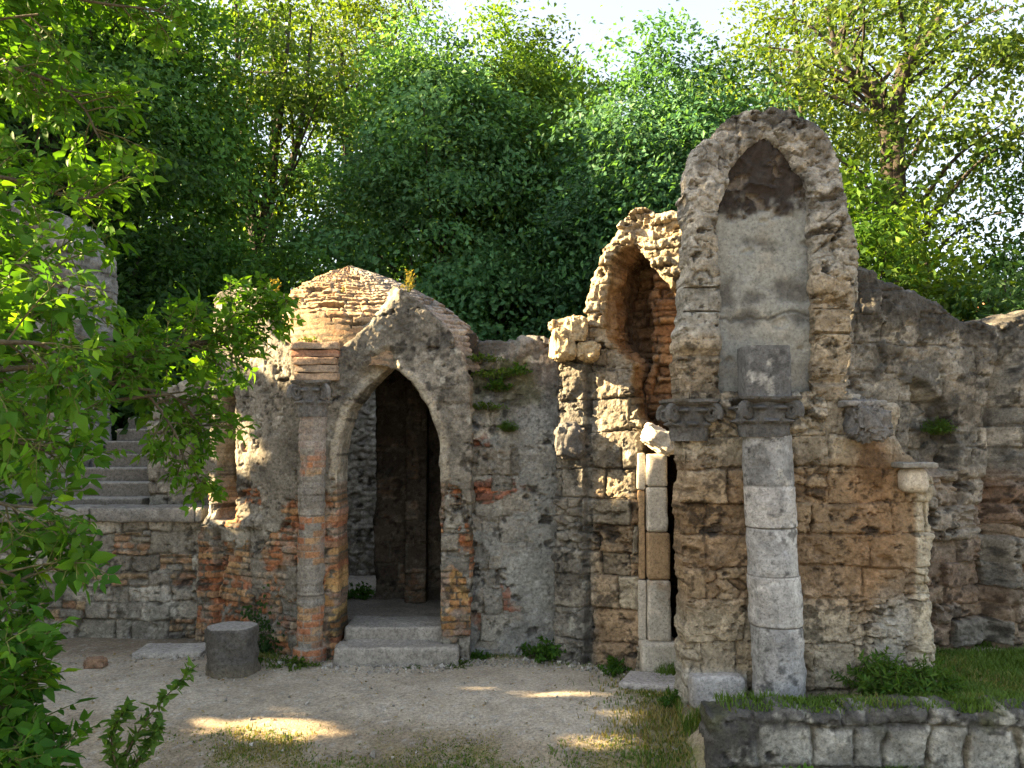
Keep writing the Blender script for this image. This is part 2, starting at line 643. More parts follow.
# ------------------------------------------------------------------ rounded rough boxes, turned stones
def box_rough(name, c, size, mat, col, rotz=0, seed=0, bevel=0.02, amp=0.008, n=None, tiltx=0, tilty=0, freq=8, bag=None, **k):
    size = np.array(size, float) / 2
    nn = [max(6, int(s * 2 / 0.02)) if n is None else n for s in size]
    nn = [min(x, 90) for x in nn]
    pts, fcs, cnt = [], [], 0
    for ax in range(3):
        a, b = (ax + 1) % 3, (ax + 2) % 3
        for sg in (-1, 1):
            A, B = np.meshgrid(np.linspace(-1, 1, nn[a]), np.linspace(-1, 1, nn[b]), indexing='ij')
            p = np.zeros((A.size, 3))
            p[:, ax], p[:, a], p[:, b] = sg, A.ravel(), B.ravel()
            fc = grid_faces(nn[a], nn[b], cnt)
            fcs.append(fc if sg > 0 else fc[:, ::-1])
            pts.append(p)
            cnt += len(p)
    p = np.concatenate(pts)
    F = np.concatenate(fcs)
    key = np.round(p * 1e4).astype(np.int64)
    _, first, inv = np.unique(key, axis=0, return_index=True, return_inverse=True)
    p = p[first]
    F = inv.ravel()[F]
    p = p * size
    bv = min(bevel, size.min() * 0.95)
    inner = np.clip(p, -(size - bv), size - bv)
    nr = p - inner
    nr /= np.linalg.norm(nr, axis=1, keepdims=True) + 1e-9
    p = inner + nr * bv
    q = p + seed * 2.7
    p = p + nr * (amp * fbm(q, freq, 4, seed))[:, None]
    cc = np.tile(np.asarray(col, float), (len(p), 1)) if not callable(col) else col(p, q, nr)
    if not callable(col):
        cc = cc * (1 + 0.25 * fbm(q, 6, 3, seed + 1))[:, None]
    if tiltx or tilty:
        ca, sa = math.cos(tiltx), math.sin(tiltx)
        p = p @ np.array([[1, 0, 0], [0, ca, sa], [0, -sa, ca]])
        ca, sa = math.cos(tilty), math.sin(tilty)
        p = p @ np.array([[ca, 0, -sa], [0, 1, 0], [sa, 0, ca]])
    ca, sa = math.cos(rotz), math.sin(rotz)
    p = p @ np.array([[ca, sa, 0], [-sa, ca, 0], [0, 0, 1]]) + np.asarray(c, float)
    if bag is not None:
        bag.add(p, F, cc)
        return None
    return mk(name, p, [F], mat, cc, sharp=55, **k)


def turned(name, c0, c1, rfun, mat, colfn, n=64, hz=0.012, sq=0.0, seed=0, amp=0.006, **k):
    """rough turned stone along c0-c1; rfun(t, z) radius; sq 0 round .. 1 square"""
    c0, c1 = np.array(c0, float), np.array(c1, float)
    m = max(6, int(abs(c1[2] - c0[2]) / hz))
    t = np.linspace(0, 1, m)
    zz = c0[2] + t * (c1[2] - c0[2])
    r = rfun(t, zz)
    th = np.linspace(0, 2 * np.pi, n, endpoint=False) + np.pi / 4 * 0
    TH, T_ = np.meshgrid(th, t, indexing='ij')
    Rr = np.tile(r, (n, 1))
    if sq:
        g = 1 / (np.abs(np.cos(TH)) ** 6 + np.abs(np.sin(TH)) ** 6) ** (1 / 6)
        Rr = Rr * (1 + sq * (g - 1))
    q = np.stack([np.cos(TH) * Rr + seed, np.sin(TH) * Rr, np.tile(zz, (n, 1))], -1).reshape(-1, 3)
    Rr = Rr.ravel() + amp * fbm(q, 8, 4, seed) * 1.2 - 0.012 * np.maximum(fbm(q, 14, 3, seed + 3) - 0.55, 0)
    ctr = c0[None] + T_.ravel()[:, None] * (c1 - c0)[None]
    v = ctr + np.stack([np.cos(TH).ravel() * Rr, np.sin(TH).ravel() * Rr, 0 * Rr], 1)
    col = colfn(q, T_.ravel(), v[:, 2], TH.ravel())
    F = [grid_faces(n, m, wrap=True)]
    v = np.concatenate([v, [c0], [c1 + [0, 0, 0.004]]])
    col = np.concatenate([col, col[:1], col[m - 1:m]])
    i = np.arange(n)
    j = (i + 1) % n
    F3 = np.concatenate([np.stack([j * m, i * m, np.full(n, n * m)], 1), np.stack([i * m + m - 1, j * m + m - 1, np.full(n, n * m + 1)], 1)])
    return mk(name, v, F + [F3], mat, col, sharp=50, **k)


def capital(name, c, z0, z1, r0, r1, mat, col, seed=0, lobes=8, **k):
    """weathered leaf capital: bell with two rows of leaves, corner volutes, abacus"""
    B = Bag()
    H = z1 - z0
    n, m = 120, 46
    th = np.linspace(0, 2 * np.pi, n, endpoint=False)
    t = np.linspace(0, 1, m)
    TH, T_ = np.meshgrid(th, t, indexing='ij')
    base = r0 + (r1 * 0.72 - r0) * T_ ** 2.6
    def row(t0, t1, ph):
        x = np.clip((T_ - t0) / (t1 - t0), 0, 1)
        leaf = np.clip(np.cos(lobes * (TH + ph)) * .5 + .42, 0, 1) ** .7
        return leaf * (0.35 * np.sin(np.pi * np.clip(x, 0, 1)) ** 0.6 + 0.9 * np.exp(-((x - 0.86) / 0.13) ** 2)) * ((T_ >= t0) & (T_ <= t1)) * (1 - 0.35 * np.abs(np.cos(lobes * 2.5 * TH)) * (x < 0.8))
    rr = base + r1 * 0.26 * row(0.03, 0.52, 0) + r1 * 0.30 * row(0.36, 0.9, np.pi / lobes)
    g = 1 / (np.abs(np.cos(TH)) ** 5 + np.abs(np.sin(TH)) ** 5) ** 0.2
    rr = rr * (1 + .5 * np.clip(T_ - 0.4, 0, 1) * (g - 1))
    q = np.stack([np.cos(TH) * rr + seed * 3, np.sin(TH) * rr, T_ * H], -1).reshape(-1, 3)
    rr = rr.ravel() + 0.014 * fbm(q, 16, 3, seed)
    v = np.stack([c[0] + np.cos(TH.ravel()) * rr, c[1] + np.sin(TH.ravel()) * rr, z0 + T_.ravel() * H * 0.88], 1)
    cc = np.asarray(col)[None] * (1 + 0.4 * fbm(q, 10, 3, seed + 1))[:, None]
    B.add(v, grid_faces(n, m, wrap=True), cc)
    # volutes on the diagonals
    for a in range(4):
        an = np.pi / 4 + a * np.pi / 2
        dx = np.array([math.cos(an), math.sin(an), 0])
        s = np.linspace(0, 2.2 * 2 * np.pi, 34)
        rad = 0.3 * H * (1 - s / s[-1] * 0.8) * 0.8
        ctr = np.array([c[0], c[1], z0 + H * 0.66]) + dx * r1 * 0.98
        pts = ctr[None] + (np.cos(s - 0.6) * rad)[:, None] * dx[None] + (np.sin(s - 0.6) * rad)[:, None] * np.array([0, 0, 1.0])
        vv, ff = tube(pts, np.linspace(0.03, 0.016, 34) * (r1 / 0.25), 7)
        B.add(vv, ff, np.asarray(col) * 1.05)
    # abacus with hollow sides
    n2 = 96
    th2 = np.linspace(0, 2 * np.pi, n2, endpoint=False)
    g2 = 1 / np.maximum(np.abs(np.cos(th2)), np.abs(np.sin(th2)))
    rad2 = r1 * 0.98 * np.minimum(g2, 1.3) * (1 - 0.06 * np.cos(2 * th2) ** 2)
    lev = np.array([0.865, 0.87, 0.92, 0.93, 1.0, 1.0])
    sc = np.array([0.4, 0.84, 0.90, 0.97, 1.0, 0.0])
    m2 = len(lev)
    V = np.zeros((n2, m2, 3))
    V[..., 0] = c[0] + np.cos(th2)[:, None] * rad2[:, None] * sc[None]
    V[..., 1] = c[1] + np.sin(th2)[:, None] * rad2[:, None] * sc[None]
    V[..., 2] = z0 + H * lev[None]
    V = V.reshape(-1, 3)
    V += 0.014 * np.stack([fbm(V, 11, 3, seed + 4), fbm(V, 11, 3, seed + 5), fbm(V, 11, 3, seed + 6) * 0.4], 1)
    B.add(V, grid_faces(n2, m2, wrap=True), np.asarray(col)[None] * (1.05 + 0.35 * fbm(V, 9, 3, seed))[:, None])
    return B.build(name, mat, sharp=60, **k)

# ================================================================== THE GROUND
def gz(x, y):
    x = np.asarray(x, float); y = np.asarray(y, float)
    base = -0.16 * (1 - sstep(4.9, 6.2, y)) - 0.08 * (1 - sstep(2.0, 4.5, y))
    mask = sstep(1.04, 1.22, x) * sstep(5.16, 5.3, y)
    ter = 0.03 + 0.13 * sstep(1.5, 3.2, x)
    z = base * (1 - mask) + ter * mask
    q = np.stack([x, y, 0 * x], -1).reshape(-1, 3)
    z = z + (0.03 * fbm(q, 0.9, 3, 2) + 0.008 * fbm(q, 6, 3, 3)).reshape(x.shape) * (0.35 + 0.65 * sstep(0.0, 2.0, np.abs(y - 7.2)))
    return z


def topix(x, y, z):
    p = np.stack([x, y, z], -1) - EYE
    cy = p[..., 1] * CP + p[..., 2] * SP
    cz = p[..., 2] * CP - p[..., 1] * SP
    cy = np.maximum(cy, 0.05)
    return 512 + F_PX * p[..., 0] / cy, 384 - F_PX * cz / cy


def path_mask(x, y):
    """the gravel track that runs along the ruin and turns to the doorway"""
    q = np.stack([x, y, 0 * x], -1).reshape(-1, 3)
    w = 0.25 * fbm(q, 1.1, 3, 31).reshape(x.shape)
    a = sstep(5.5, 5.85, y + w + 0.08 * (x + 1)) * (1 - sstep(6.9, 7.4, y + 0.6 * w))
    a = a * (1 - sstep(0.55, 1.1, x + w))
    b = sstep(6.55, 6.8, y + 0.4 * w) * (1 - sstep(6.85, 7.0, y + 0.4 * w)) * sstep(2.6, 2.9, x)
    return np.maximum(a, b)


def grass_mask(x, y):
    q = np.stack([x, y, 0 * x], -1).reshape(-1, 3)
    n = fbm(q, 1.6, 4, 41).reshape(x.shape)
    a = sstep(-.1, .7, x + 0.5 * n - 0.35 * (y - 5.4)) * (1 - sstep(6.3, 6.9, y)) * sstep(-0.35, 0.35, n + 0.32)
    b = sstep(1.05, 1.3, x) * sstep(5.1, 5.3, y)                       # the raised strip by the column
    dry = sstep(-.2, 0.25, n) * (1 - sstep(5.35, 5.75, y)) * 0.9 * sstep(-2.6, -1.6, x)
    foot = sstep(6.8, 7.05, y + 0.2 * n) * sstep(-0.25, 0.3, n) * (1 - sstep(7.3, 7.6, y)) * np.maximum(sstep(-.75, -0.45, x), sstep(-1.45, -1.6, x) * sstep(-2.4, -2.2, x))
    m = np.maximum(np.maximum(a, b), np.maximum(dry, foot))
    return m * (1 - path_mask(x, y) * 0.93)


def make_ground():
    step = 0.026
    xs = np.arange(-6.5, 6.5, step)
    ys = np.arange(1.2, 8.4, step)
    X, Y = np.meshgrid(xs, ys, indexing='ij')
    x, y = X.ravel(), Y.ravel()
    z = gz(x, y)
    q = np.stack([x, y, 0 * x], 1)
    pm, gm = path_mask(x, y), grass_mask(x, y)
    n1, n2, n3 = fbm(q, 2.2, 4, 51), fbm(q, 14, 4, 52), fbm(q, 0.8, 3, 53)
    dirt = lerp(C(.27, .22, .155), C(.37, .31, .22), sstep(-0.4, 0.5, n1))
    dirt = lerp(dirt, C(.17, .135, .09), sstep(0.15, 0.6, n3) * 0.7)
    grav = lerp(C(.36, .315, .24), C(.45, .40, .315), sstep(-0.5, 0.5, n1))
    c = lerp(dirt, grav, pm * sstep(-0.7, 0.0, n1 + 0.6))
    c = lerp(c, lerp(C(.20, .165, .06), C(.10, .12, .03), sstep(.6, 1.4, x)), gm * 0.75 * sstep(-0.5, 0.3, n2))
    far = sstep(7.15, 7.45, y)
    c = lerp(c, C(.17, .14, .10), far * 0.6)
    # scattered stones pressed into the gravel
    f1, f2, cid, _, _ = worley(x / 0.055, y / 0.055, 61)
    st = (rnd(cid, 3) < 0.3) * (1 - sstep(0.15, 0.42, f1))
    z = z + st * 0.012 * rnd(cid, 4) + 0.004 * n2
    c = lerp(c, pal(rnd(cid, 5), C(.3, .28, .25), C(.5, .48, .44), C(.2, .18, .16)), st * 0.6 * (1 - gm * 0.7))
    c = c * (1 + 0.18 * n2)[:, None]
    return mk('ground', np.stack([x, y, z], 1), grid_faces(len(xs), len(ys)), M_GROUND, c, kind='structure', label='packed earth and pale gravel in front of the ruin')


make_ground()


def make_outer_ground():
    """one far sheet with the hill behind the ruin"""
    xs = np.concatenate([-np.geomspace(300, 7, 40), np.linspace(-6.5, 6.5, 60), np.geomspace(7, 300, 40)])
    ys = np.concatenate([-np.geomspace(300, 1, 30), np.linspace(0, 20, 80), np.geomspace(20.5, 300, 40)])
    X, Y = np.meshgrid(xs, ys, indexing='ij')
    x, y = X.ravel(), Y.ravel()
    inside = (np.abs(x) < 6.4) & (y > 1.3) & (y < 8.3)
    z = np.where(inside, -0.6, gz(x, y) - 0.03) + 1.15 * sstep(10.0, 11.5, y)
    q = np.stack([x, y, 0 * x], 1)
    c = lerp(C(.12, .10, .05), C(.06, .08, .025), sstep(-.3, .3, fbm(q, .7, 4, 5)))
    c = lerp(C(.27, .23, .17), c, sstep(7.5, 9, y))
    mk('terrain', np.stack([x, y, z], 1), grid_faces(len(xs), len(ys)), M_GROUND, c, kind='structure', label='wooded ground rising behind the ruin')


make_outer_ground()

def ground_at(px, py):
    """the point of the ground seen at a pixel"""
    Y = 6.0
    for _ in range(30):
        p = P(px, py, Y)
        z = float(gz(np.array([p[0]]), np.array([Y]))[0])
        Y = Y * .5 + .5 * Y * (EYE[2] - z) / max(EYE[2] - p[2], 1e-3)
    return P(px, py, Y)


# ================================================================== COLOURS OF STONE
BRK = (C(.26, .105, .06), C(.42, .19, .09), C(.36, .15, .08), C(.46, .29, .14), C(.28, .17, .11))
YBR = (C(.36, .25, .10), C(.46, .34, .15), C(.40, .22, .09), C(.30, .23, .13))
GREY = (C(.20, .195, .18), C(.33, .32, .295), C(.26, .24, .21), C(.40, .385, .35))
TUFF = (C(.20, .16, .11), C(.33, .275, .20), C(.25, .205, .145), C(.37, .33, .26))
OCH = (C(.17, .11, .06), C(.29, .195, .115), C(.23, .15, .085), C(.33, .245, .155))
LIME = (C(.42, .39, .33), C(.52, .49, .43), C(.36, .34, .30), C(.47, .43, .36))
CRUST = C(.07, .068, .064)


def crust(c, q, amt, seed, s=4.5):
    """black weathering crust and pale lichen, growing in patches"""
    n = fbm(q, s, 5, seed) + 0.35 * fbm(q, 24, 3, seed + 2)
    c = lerp(c, CRUST, np.clip(amt, 0, 1) * sstep(-0.15, 0.4, n + (amt - 0.5) * 0.8))
    l = fbm(q, 9, 4, seed + 7)
    return lerp(c, C(.46, .46, .42), 0.65 * sstep(0.42, 0.6, l) * np.clip(amt * 1.4, 0, 1))


def streaks(q, seed):
    """vertical run marks"""
    qq = q * np.array([9.0, 0.9, 1.0])
    return sstep(0.05, 0.5, fbm(qq, 1.0, 4, seed))


def mixed(cx, seed, want, bpal=BRK, spal=GREY, plaster=None, pcol=C(.23, .215, .19)):
    """old wall of stones patched with brick courses, plaster clinging in places.
    want: -1 stone .. 1 brick; plaster: mask"""
    q = cx.q
    br = ashlar(q, seed, (.050, .064), (.15, .27), .010)
    st = ashlar(q, seed + 1, (.13, .25), (.16, .36), .035)
    # a whole stone is either kept or patched with brick
    m = (want + 1.1 * (st.r4 - 0.5) + 0.22 * fbm(q, 5, 3, seed + 2)) > 0
    p = pick(st, br, m)
    d = relief(p, .018, .014, .013, .10) + 0.010 * fbm(q, 7, 4, seed + 3) + 0.006 * fbm(q, 30, 3, seed)
    d -= 0.025 * cavities(q, seed + 5) * ~m
    gone = m & (br.r3 > 0.93)
    d -= 0.06 * gone * sstep(0.0, 0.012, br.e)
    c = np.where(m[:, None], pal(br.r1, *bpal), pal(st.r1, *spal))
    c = lerp(c, C(.29, .27, .235), m * 0.7 * sstep(-0.15, 0.3, fbm(q, 6, 4, seed + 8)))
    c = c * (.75 + .5 * p.r4)[:, None]
    c = lerp(C(.15, .135, .11), c, sstep(0.0, 0.010, p.e))
    if plaster is not None:
        e = plaster + 0.5 * fbm(q, 5, 4, seed + 11) + 0.2 * fbm(q, 18, 3, seed + 12)
        w = sstep(0.42, 0.52, e)
        dp = 0.012 + 0.012 * fbm(q, 3.5, 4, seed + 13) + 0.005 * fbm(q, 22, 4, seed + 14)
        ck = np.abs(fbm(q, 4.0, 3, seed + 15))
        dp -= 0.012 * (1 - sstep(0.0, 0.035, ck)) * sstep(0.0, 0.4, fbm(q, 1.7, 2, seed))
        dp -= 0.012 * cavities(q * .8, seed + 16)
        pc = pcol[None] * (1 + 0.3 * fbm(q, 3, 4, seed + 17) + 0.18 * fbm(q, 20, 4, seed + 18))[:, None]
        d = d * (1 - w) + dp * w
        c = lerp(c, pc, w)
    return d, c


def tuff(cx, seed, ch, bw, cols, pit=.35, joint=.03, rough=1.0, warp=.02):
    q = cx.q
    p = ashlar(q, seed, ch, bw, warp * 1.6)
    pr = rubble(q, seed + 31, .13, .075)
    p = pick(p, pr, p.r4 > .86)
    d = relief(p, joint, .015, .026, .12) + rough * (0.011 * fbm(q, 6, 4, seed + 1) + 0.010 * fbm(q, 22, 5, seed + 2))
    por = .35 + .65 * sstep(0.25, 0.75, p.r2)
    cv = cavities(q, seed + 3) * por
    d -= .042 * cv
    # broken away faces
    hole = sstep(0.35, 0.6, fbm(q, 3.1, 4, seed + 5)) * (p.r3 > 0.45)
    d -= 0.035 * hole
    c = pal(p.r1, *cols) * (0.7 + 0.6 * p.r3)[:, None]
    c = c * (1 + 0.22 * fbm(q, 7, 4, seed + 6))[:, None]
    c = lerp(c, c * 0.62, hole * 0.6)
    c = lerp(c, C(.055, .042, .03), .75 * np.clip(cv, 0, 1))
    c = lerp(C(.05, .042, .032), c, sstep(-.001, 0.009, p.e))
    return d, c, p


# ================================================================== THE DOMED GATEHOUSE
gate = thing('domed_gatehouse', (Xat(390, 7.1), 7.1, 0), 'small domed brick and stone gatehouse with a dark pointed doorway', 'gatehouse')
W_GATE = Wall((Xat(300, 7.1), 7.1), (Xat(560, 7.1), 7.1))
W_PIER = wall_at(192, 7.78, 306, 7.14)


def st_front(cx):
    q, px, py = cx.q, cx.px, cx.py
    want = np.where(px < 342, 0.28, 0.0) + np.where(px > 436, -0.02, 0)
    want = want - 0.9 * sstep(478, 440, py) + 0.15 * sstep(540, 580, py)
    want = want + 0.9 * blob(px, py, 452, 598, 16, 30, q, 3) + 0.5 * blob(px, py, 330, 560, 12, 40, q, 4)
    pl = sstep(500, 450, py) + 0.25 * sstep(600, 480, py) * (px > 440) + 0.1
    d, c = mixed(cx, 21, want, plaster=pl)
    yb = blob(px, py, 452, 598, 20, 34, q, 6) + blob(px, py, 334, 605, 10, 30, q, 7)
    isb = (c[:, 0] > c[:, 2] * 2.2)
    c = np.where((isb & (yb > .4))[:, None], c * 0.35 + 0.65 * pal(vnoise(q * 14), *YBR), c)
    rg = 1 - sstep(0.055, 0.085, cx.hd + 0.02 * fbm(q, 12, 3, 5))
    rg = rg * sstep(500, 470, py)
    d = d + 0.018 * rg
    c = lerp(c, C(.37, .34, .285) * (1 + 0.2 * fbm(q, 15, 3, 9))[:, None], rg * 0.85)
    up = sstep(420, 330, py) * 0.45 + 0.22 + 0.4 * (px > 440) * sstep(520, 400, py)
    c = crust(c, q, up * 0.95, 33)
    # the coping on the left slope is worn back
    sl = sstep(0.17, 0.0, -cx.f) * sstep(400, 385, px) * sstep(400, 350, py)
    d = d - sl * 0.22
    c = lerp(c, C(.42, .34, .22), sl * 0.8)
    return d, c


slab('front_wall', W_GATE,
     [(299, 668), (299, 366), (318, 352), (335, 334), (358, 309), (379, 291), (391, 283), (404, 291), (425, 306), (445, 326), (461, 350), (470, 376), (472, 430), (470, 668)],
     [[(338, 690), (338, 470), (341, 438), (350, 410), (366, 387), (390, 364), (413, 383), (430, 409), (439, 440), (441, 470), (441, 690)]],
     0.42, st_front, M_STONE, h=0.008, ragged=0.02, edge=0.02, seed=3, parent=gate, label='grey plastered front with brick patches round the pointed doorway')


def st_pier(cx):
    q, px, py = cx.q, cx.px, cx.py
    want = -0.3 + 0.55 * sstep(528, 560, py) - 0.5 * sstep(470, 430, py) + 0.6 * sstep(222, 208, px) * sstep(520, 535, py)
    want = want + 0.5 * blob(px, py, 245, 455, 40, 14, q, 2) + 0.5 * blob(px, py, 290, 545, 20, 20, q, 5)
    d, c = mixed(cx, 41, want, plaster=0.42 * sstep(540, 470, py) + 0.28)
    led = sstep(512, 520, py) * sstep(532, 526, py) * (px < 262)
    d = d + 0.035 * led - 0.03 * sstep(528, 516, py) * (px < 250)
    ash = np.abs(px - 218) < 4
    d = d - 0.06 * ash * sstep(525, 535, py)
    c = crust(c, q, 0.25 + 0.35 * sstep(430, 340, py), 51)
    return d, c


slab('side_wall', W_PIER,
     [(196, 660), (197, 535), (205, 520), (207, 400), (211, 300), (217, 291), (240, 288), (262, 290), (269, 296), (273, 335), (284, 345), (304, 350), (304, 668)],
     [[(214, 520), (214, 400), (219, 388), (228, 386), (233, 398), (234, 520)]],
     0.34, st_pier, M_STONE, h=0.008, ragged=0.02, edge=0.02, seed=4, parent=gate, label='stone side wall with brick bands and a narrow slit')


def col_gate(q, t, z, th):
    k = np.floor((z + 0.008 * np.sin(th * 3)) / 0.056).astype(np.int64)
    f = z / 0.056 - np.floor(z / 0.056)
    j = np.floor(th / (2 * np.pi) * 5 + (k % 2) * 0.5).astype(np.int64)
    b = pal(rnd(k * 37 + j, 2), *BRK)
    g = np.floor((k + 2 * np.sin(k * .9)) / 4.0).astype(np.int64)
    fj = th / (2 * np.pi) * 5 + (k % 2) * 0.5
    isst = (rnd(g, 4) < 0.3) & (z < 1.5) | (rnd(k * 41 + j, 7) < .12)
    c = np.where(isst[:, None], pal(rnd(g, 5), C(.24, .225, .195), C(.31, .285, .24)), b)
    c = lerp(c, C(.27, .25, .21), (~isst) * np.maximum(sstep(0.36, 0.48, np.abs(f - 0.5)), sstep(.44, .48, np.abs(fj - np.floor(fj) - .5))) * 0.85)
    zb_ = rnd(g, 9) * .1
    c = lerp(c, C(.12, .105, .085), isst * sstep(.012, .004, np.abs(z - (g * 4 * .056 + zb_))))
    c = lerp(c, C(.25, .235, .205), 0.7 * sstep(-.05, 0.35, fbm(q, 6, 4, 4)))
    c = weather(c, q, 3, .6)
    c = lerp(c, C(.28, .26, .23), sstep(1.6, 1.75, z) * 0.8)
    return crust(c, q, np.full(len(t), .2), 8)


zc0, zc1 = Zat(417, 7.05), Zat(381, 7.05)
xc = Xat(311, 7.08)
turned('corner_column', (xc, 7.09, -0.08), (xc, 7.09, zc0), lambda t, z: 00.107 + 0.003 * (np.abs((z / 0.056) % 1 - 0.5) < 0.4) + 0.03 * (z < 0.12), M_BRICK, col_gate, hz=0.008, seed=2, amp=0.012, parent=gate, label='round corner column of orange brick and grey stone bands')
capital('capital', (xc, 7.07, 0), zc0, zc1, 0.11, 0.165, M_STONE, C(.15, .147, .14), seed=3, parent=gate, label='grey leaf capital on the brick column')


def st_imp(p, q, nr):
    k = np.floor((q[:, 2] + 0.01 * fbm(q, 9, 2, 1)) / 0.05).astype(np.int64)
    c = pal(rnd(k, 2), C(.30, .2, .13), C(.36, .27, .19), C(.27, .24, .2), C(.33, .17, .10))
    f = q[:, 2] / 0.05 - np.floor(q[:, 2] / 0.05)
    return lerp(c, C(.17, .15, .12), sstep(.36, .5, np.abs(f - .5)) * .8) * (1 + .3 * fbm(q, 12, 3, 2))[:, None]


# brick block above the capital, courses stepping out
for k in range(5):
    z0 = zc1 + 0.004 + k * 0.064
    box_rough('impost_course', (xc + 0.03 - 0.004 * k, 7.14 - 0.012 * (k % 3), z0 + 0.032), (0.36 + 0.04 * (k > 2), 0.26, 0.064), M_BRICK, st_imp, seed=60 + k, bevel=0.012, amp=0.012, parent=gate)


def make_dome():
    cxy = np.array([Xat(382, 8.05), 8.06])
    z0 = 2.42
    apex = np.array([Xat(346, 8.0), 7.98, Zat(267, 8.0)])
    n, m = 620, 190
    th = np.linspace(0, 2 * np.pi, n, endpoint=False)
    t = np.linspace(0, 1, m)
    TH, T_ = np.meshgrid(th, t, indexing='ij')
    TH, T_ = TH.ravel(), T_.ravel()
    g = 1 / (np.abs(np.cos(TH)) ** 3.2 + np.abs(np.sin(TH)) ** 3.2) ** (1 / 3.2)
    rho = np.where(T_ < 0.12, 1.0 + 0.03 * (0.12 - T_) / 0.12, 1 - ((T_ - 0.12) / 0.88) ** 2.3)
    ctr = cxy[None] * (1 - T_[:, None] ** 1.3) + apex[None, :2] * T_[:, None] ** 1.3
    rad = 1.0
    tt = np.linspace(0, 1, m)
    rr_ = np.where(tt < 0.12, 1.0, 1 - ((np.maximum(tt, .12) - 0.12) / 0.88) ** 2.3)
    al = np.concatenate([[0], np.cumsum(np.hypot(np.diff(rr_), np.diff(tt) * (apex[2] - z0)))])
    arc = np.tile(al, n)
    q = np.stack([TH * rad, arc, 0 * TH], 1)
    q3 = np.stack([np.cos(TH) * 2, np.sin(TH) * 2, arc], 1)
    p = ashlar(np.stack([TH * rad, arc + 0.018 * fbm(q3, 1.6, 3, 2), 0 * TH], 1), 71, (.046, .058), (.16, .26), .006)
    d = 0.022 * sstep(0, 0.012, p.e) - 0.022 + (p.r1 - .5) * .028 - 0.25 * p.bz + 0.008 * fbm(q3, 14, 3, 1) + 0.02 * fbm(q3, 3, 3, 5)
    d -= 0.05 * (p.r3 > 0.95)
    R_ = (rad * g * rho + d * (0.3 + 0.7 * rho))
    x = ctr[:, 0] + np.cos(TH) * R_
    y = ctr[:, 1] + np.sin(TH) * np.minimum(R_, 0.94)
    z = z0 + (apex[2] - z0) * T_ + d * 0.5
    c = pal(p.r2, C(.30, .20, .115), C(.42, .30, .18), C(.36, .22, .12), C(.34, .28, .2))
    c = lerp(C(.16, .13, .09), c, sstep(0, 0.012, p.e))
    right = sstep(-0.2, 0.55, np.cos(TH - 0.2))
    c = lerp(c, pal(p.r2, C(.20, .195, .18), C(.29, .28, .26)), right * 0.85)
    c = crust(c, q3, 0.2 + 0.35 * right, 9, 3)
    v = np.stack([x, y, z], 1)
    return mk('dome', v, grid_faces(n, m, wrap=True), M_BRICK, c, sharp=50, parent=gate, label='pointed dome of weathered brick courses')


make_dome()


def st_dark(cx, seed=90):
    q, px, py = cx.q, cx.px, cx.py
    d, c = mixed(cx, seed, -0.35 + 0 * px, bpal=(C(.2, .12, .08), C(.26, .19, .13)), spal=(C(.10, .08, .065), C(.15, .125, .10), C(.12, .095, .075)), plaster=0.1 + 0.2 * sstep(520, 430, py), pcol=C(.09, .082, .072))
    return d, lerp(c * .75, C(.035, .032, .03), .8 * sstep(560, 440, py))  # chamber shade painted into the walls, blacker towards the top


def uvpoly(*pts):
    return np.array(pts, float)


# the chamber behind the doorway
Wb = Wall((Xat(374, 8.5), 8.5), (Xat(480, 8.5), 8.5))
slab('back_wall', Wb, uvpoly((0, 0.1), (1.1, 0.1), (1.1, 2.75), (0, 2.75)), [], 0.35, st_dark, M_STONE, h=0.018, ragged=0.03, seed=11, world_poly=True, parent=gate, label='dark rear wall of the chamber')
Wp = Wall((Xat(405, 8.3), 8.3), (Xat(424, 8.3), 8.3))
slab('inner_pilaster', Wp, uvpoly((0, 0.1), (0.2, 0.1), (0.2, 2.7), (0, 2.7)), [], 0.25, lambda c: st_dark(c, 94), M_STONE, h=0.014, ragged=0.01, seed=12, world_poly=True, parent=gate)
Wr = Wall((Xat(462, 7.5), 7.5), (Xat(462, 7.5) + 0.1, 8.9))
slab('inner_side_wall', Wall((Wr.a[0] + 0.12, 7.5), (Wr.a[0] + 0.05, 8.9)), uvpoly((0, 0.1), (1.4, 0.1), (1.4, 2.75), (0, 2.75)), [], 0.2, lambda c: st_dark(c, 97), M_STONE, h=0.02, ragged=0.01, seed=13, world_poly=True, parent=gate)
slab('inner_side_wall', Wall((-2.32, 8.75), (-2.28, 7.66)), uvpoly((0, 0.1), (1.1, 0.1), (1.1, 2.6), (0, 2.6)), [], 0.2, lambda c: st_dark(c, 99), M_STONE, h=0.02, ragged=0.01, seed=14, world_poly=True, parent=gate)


def st_court(cx):
    q = cx.q
    p = rubble(q, 101, .12, .075)
    d = relief(p, .018, .02, .012, .1) + 0.015 * fbm(q, 9, 4, 3)
    c = pal(p.r1, *GREY) * 1.0
    return d, lerp(C(.21, .195, .165), c, sstep(0, .02, p.e))


slab('courtyard_wall', wall_at(318, 10.0, 405, 9.9), [(318, 640), (318, 390), (345, 380), (405, 385), (405, 640)], [], 0.3, st_court, M_STONE, h=0.016, seed=15,
     label='grey rubble wall of the inner yard seen through the doorway', cat='wall')

# doorway floor and steps
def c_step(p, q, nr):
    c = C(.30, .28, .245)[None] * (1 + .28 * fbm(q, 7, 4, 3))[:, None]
    return lerp(c, C(.37, .345, .30), (nr[:, 2] > 0.5) * 0.6)


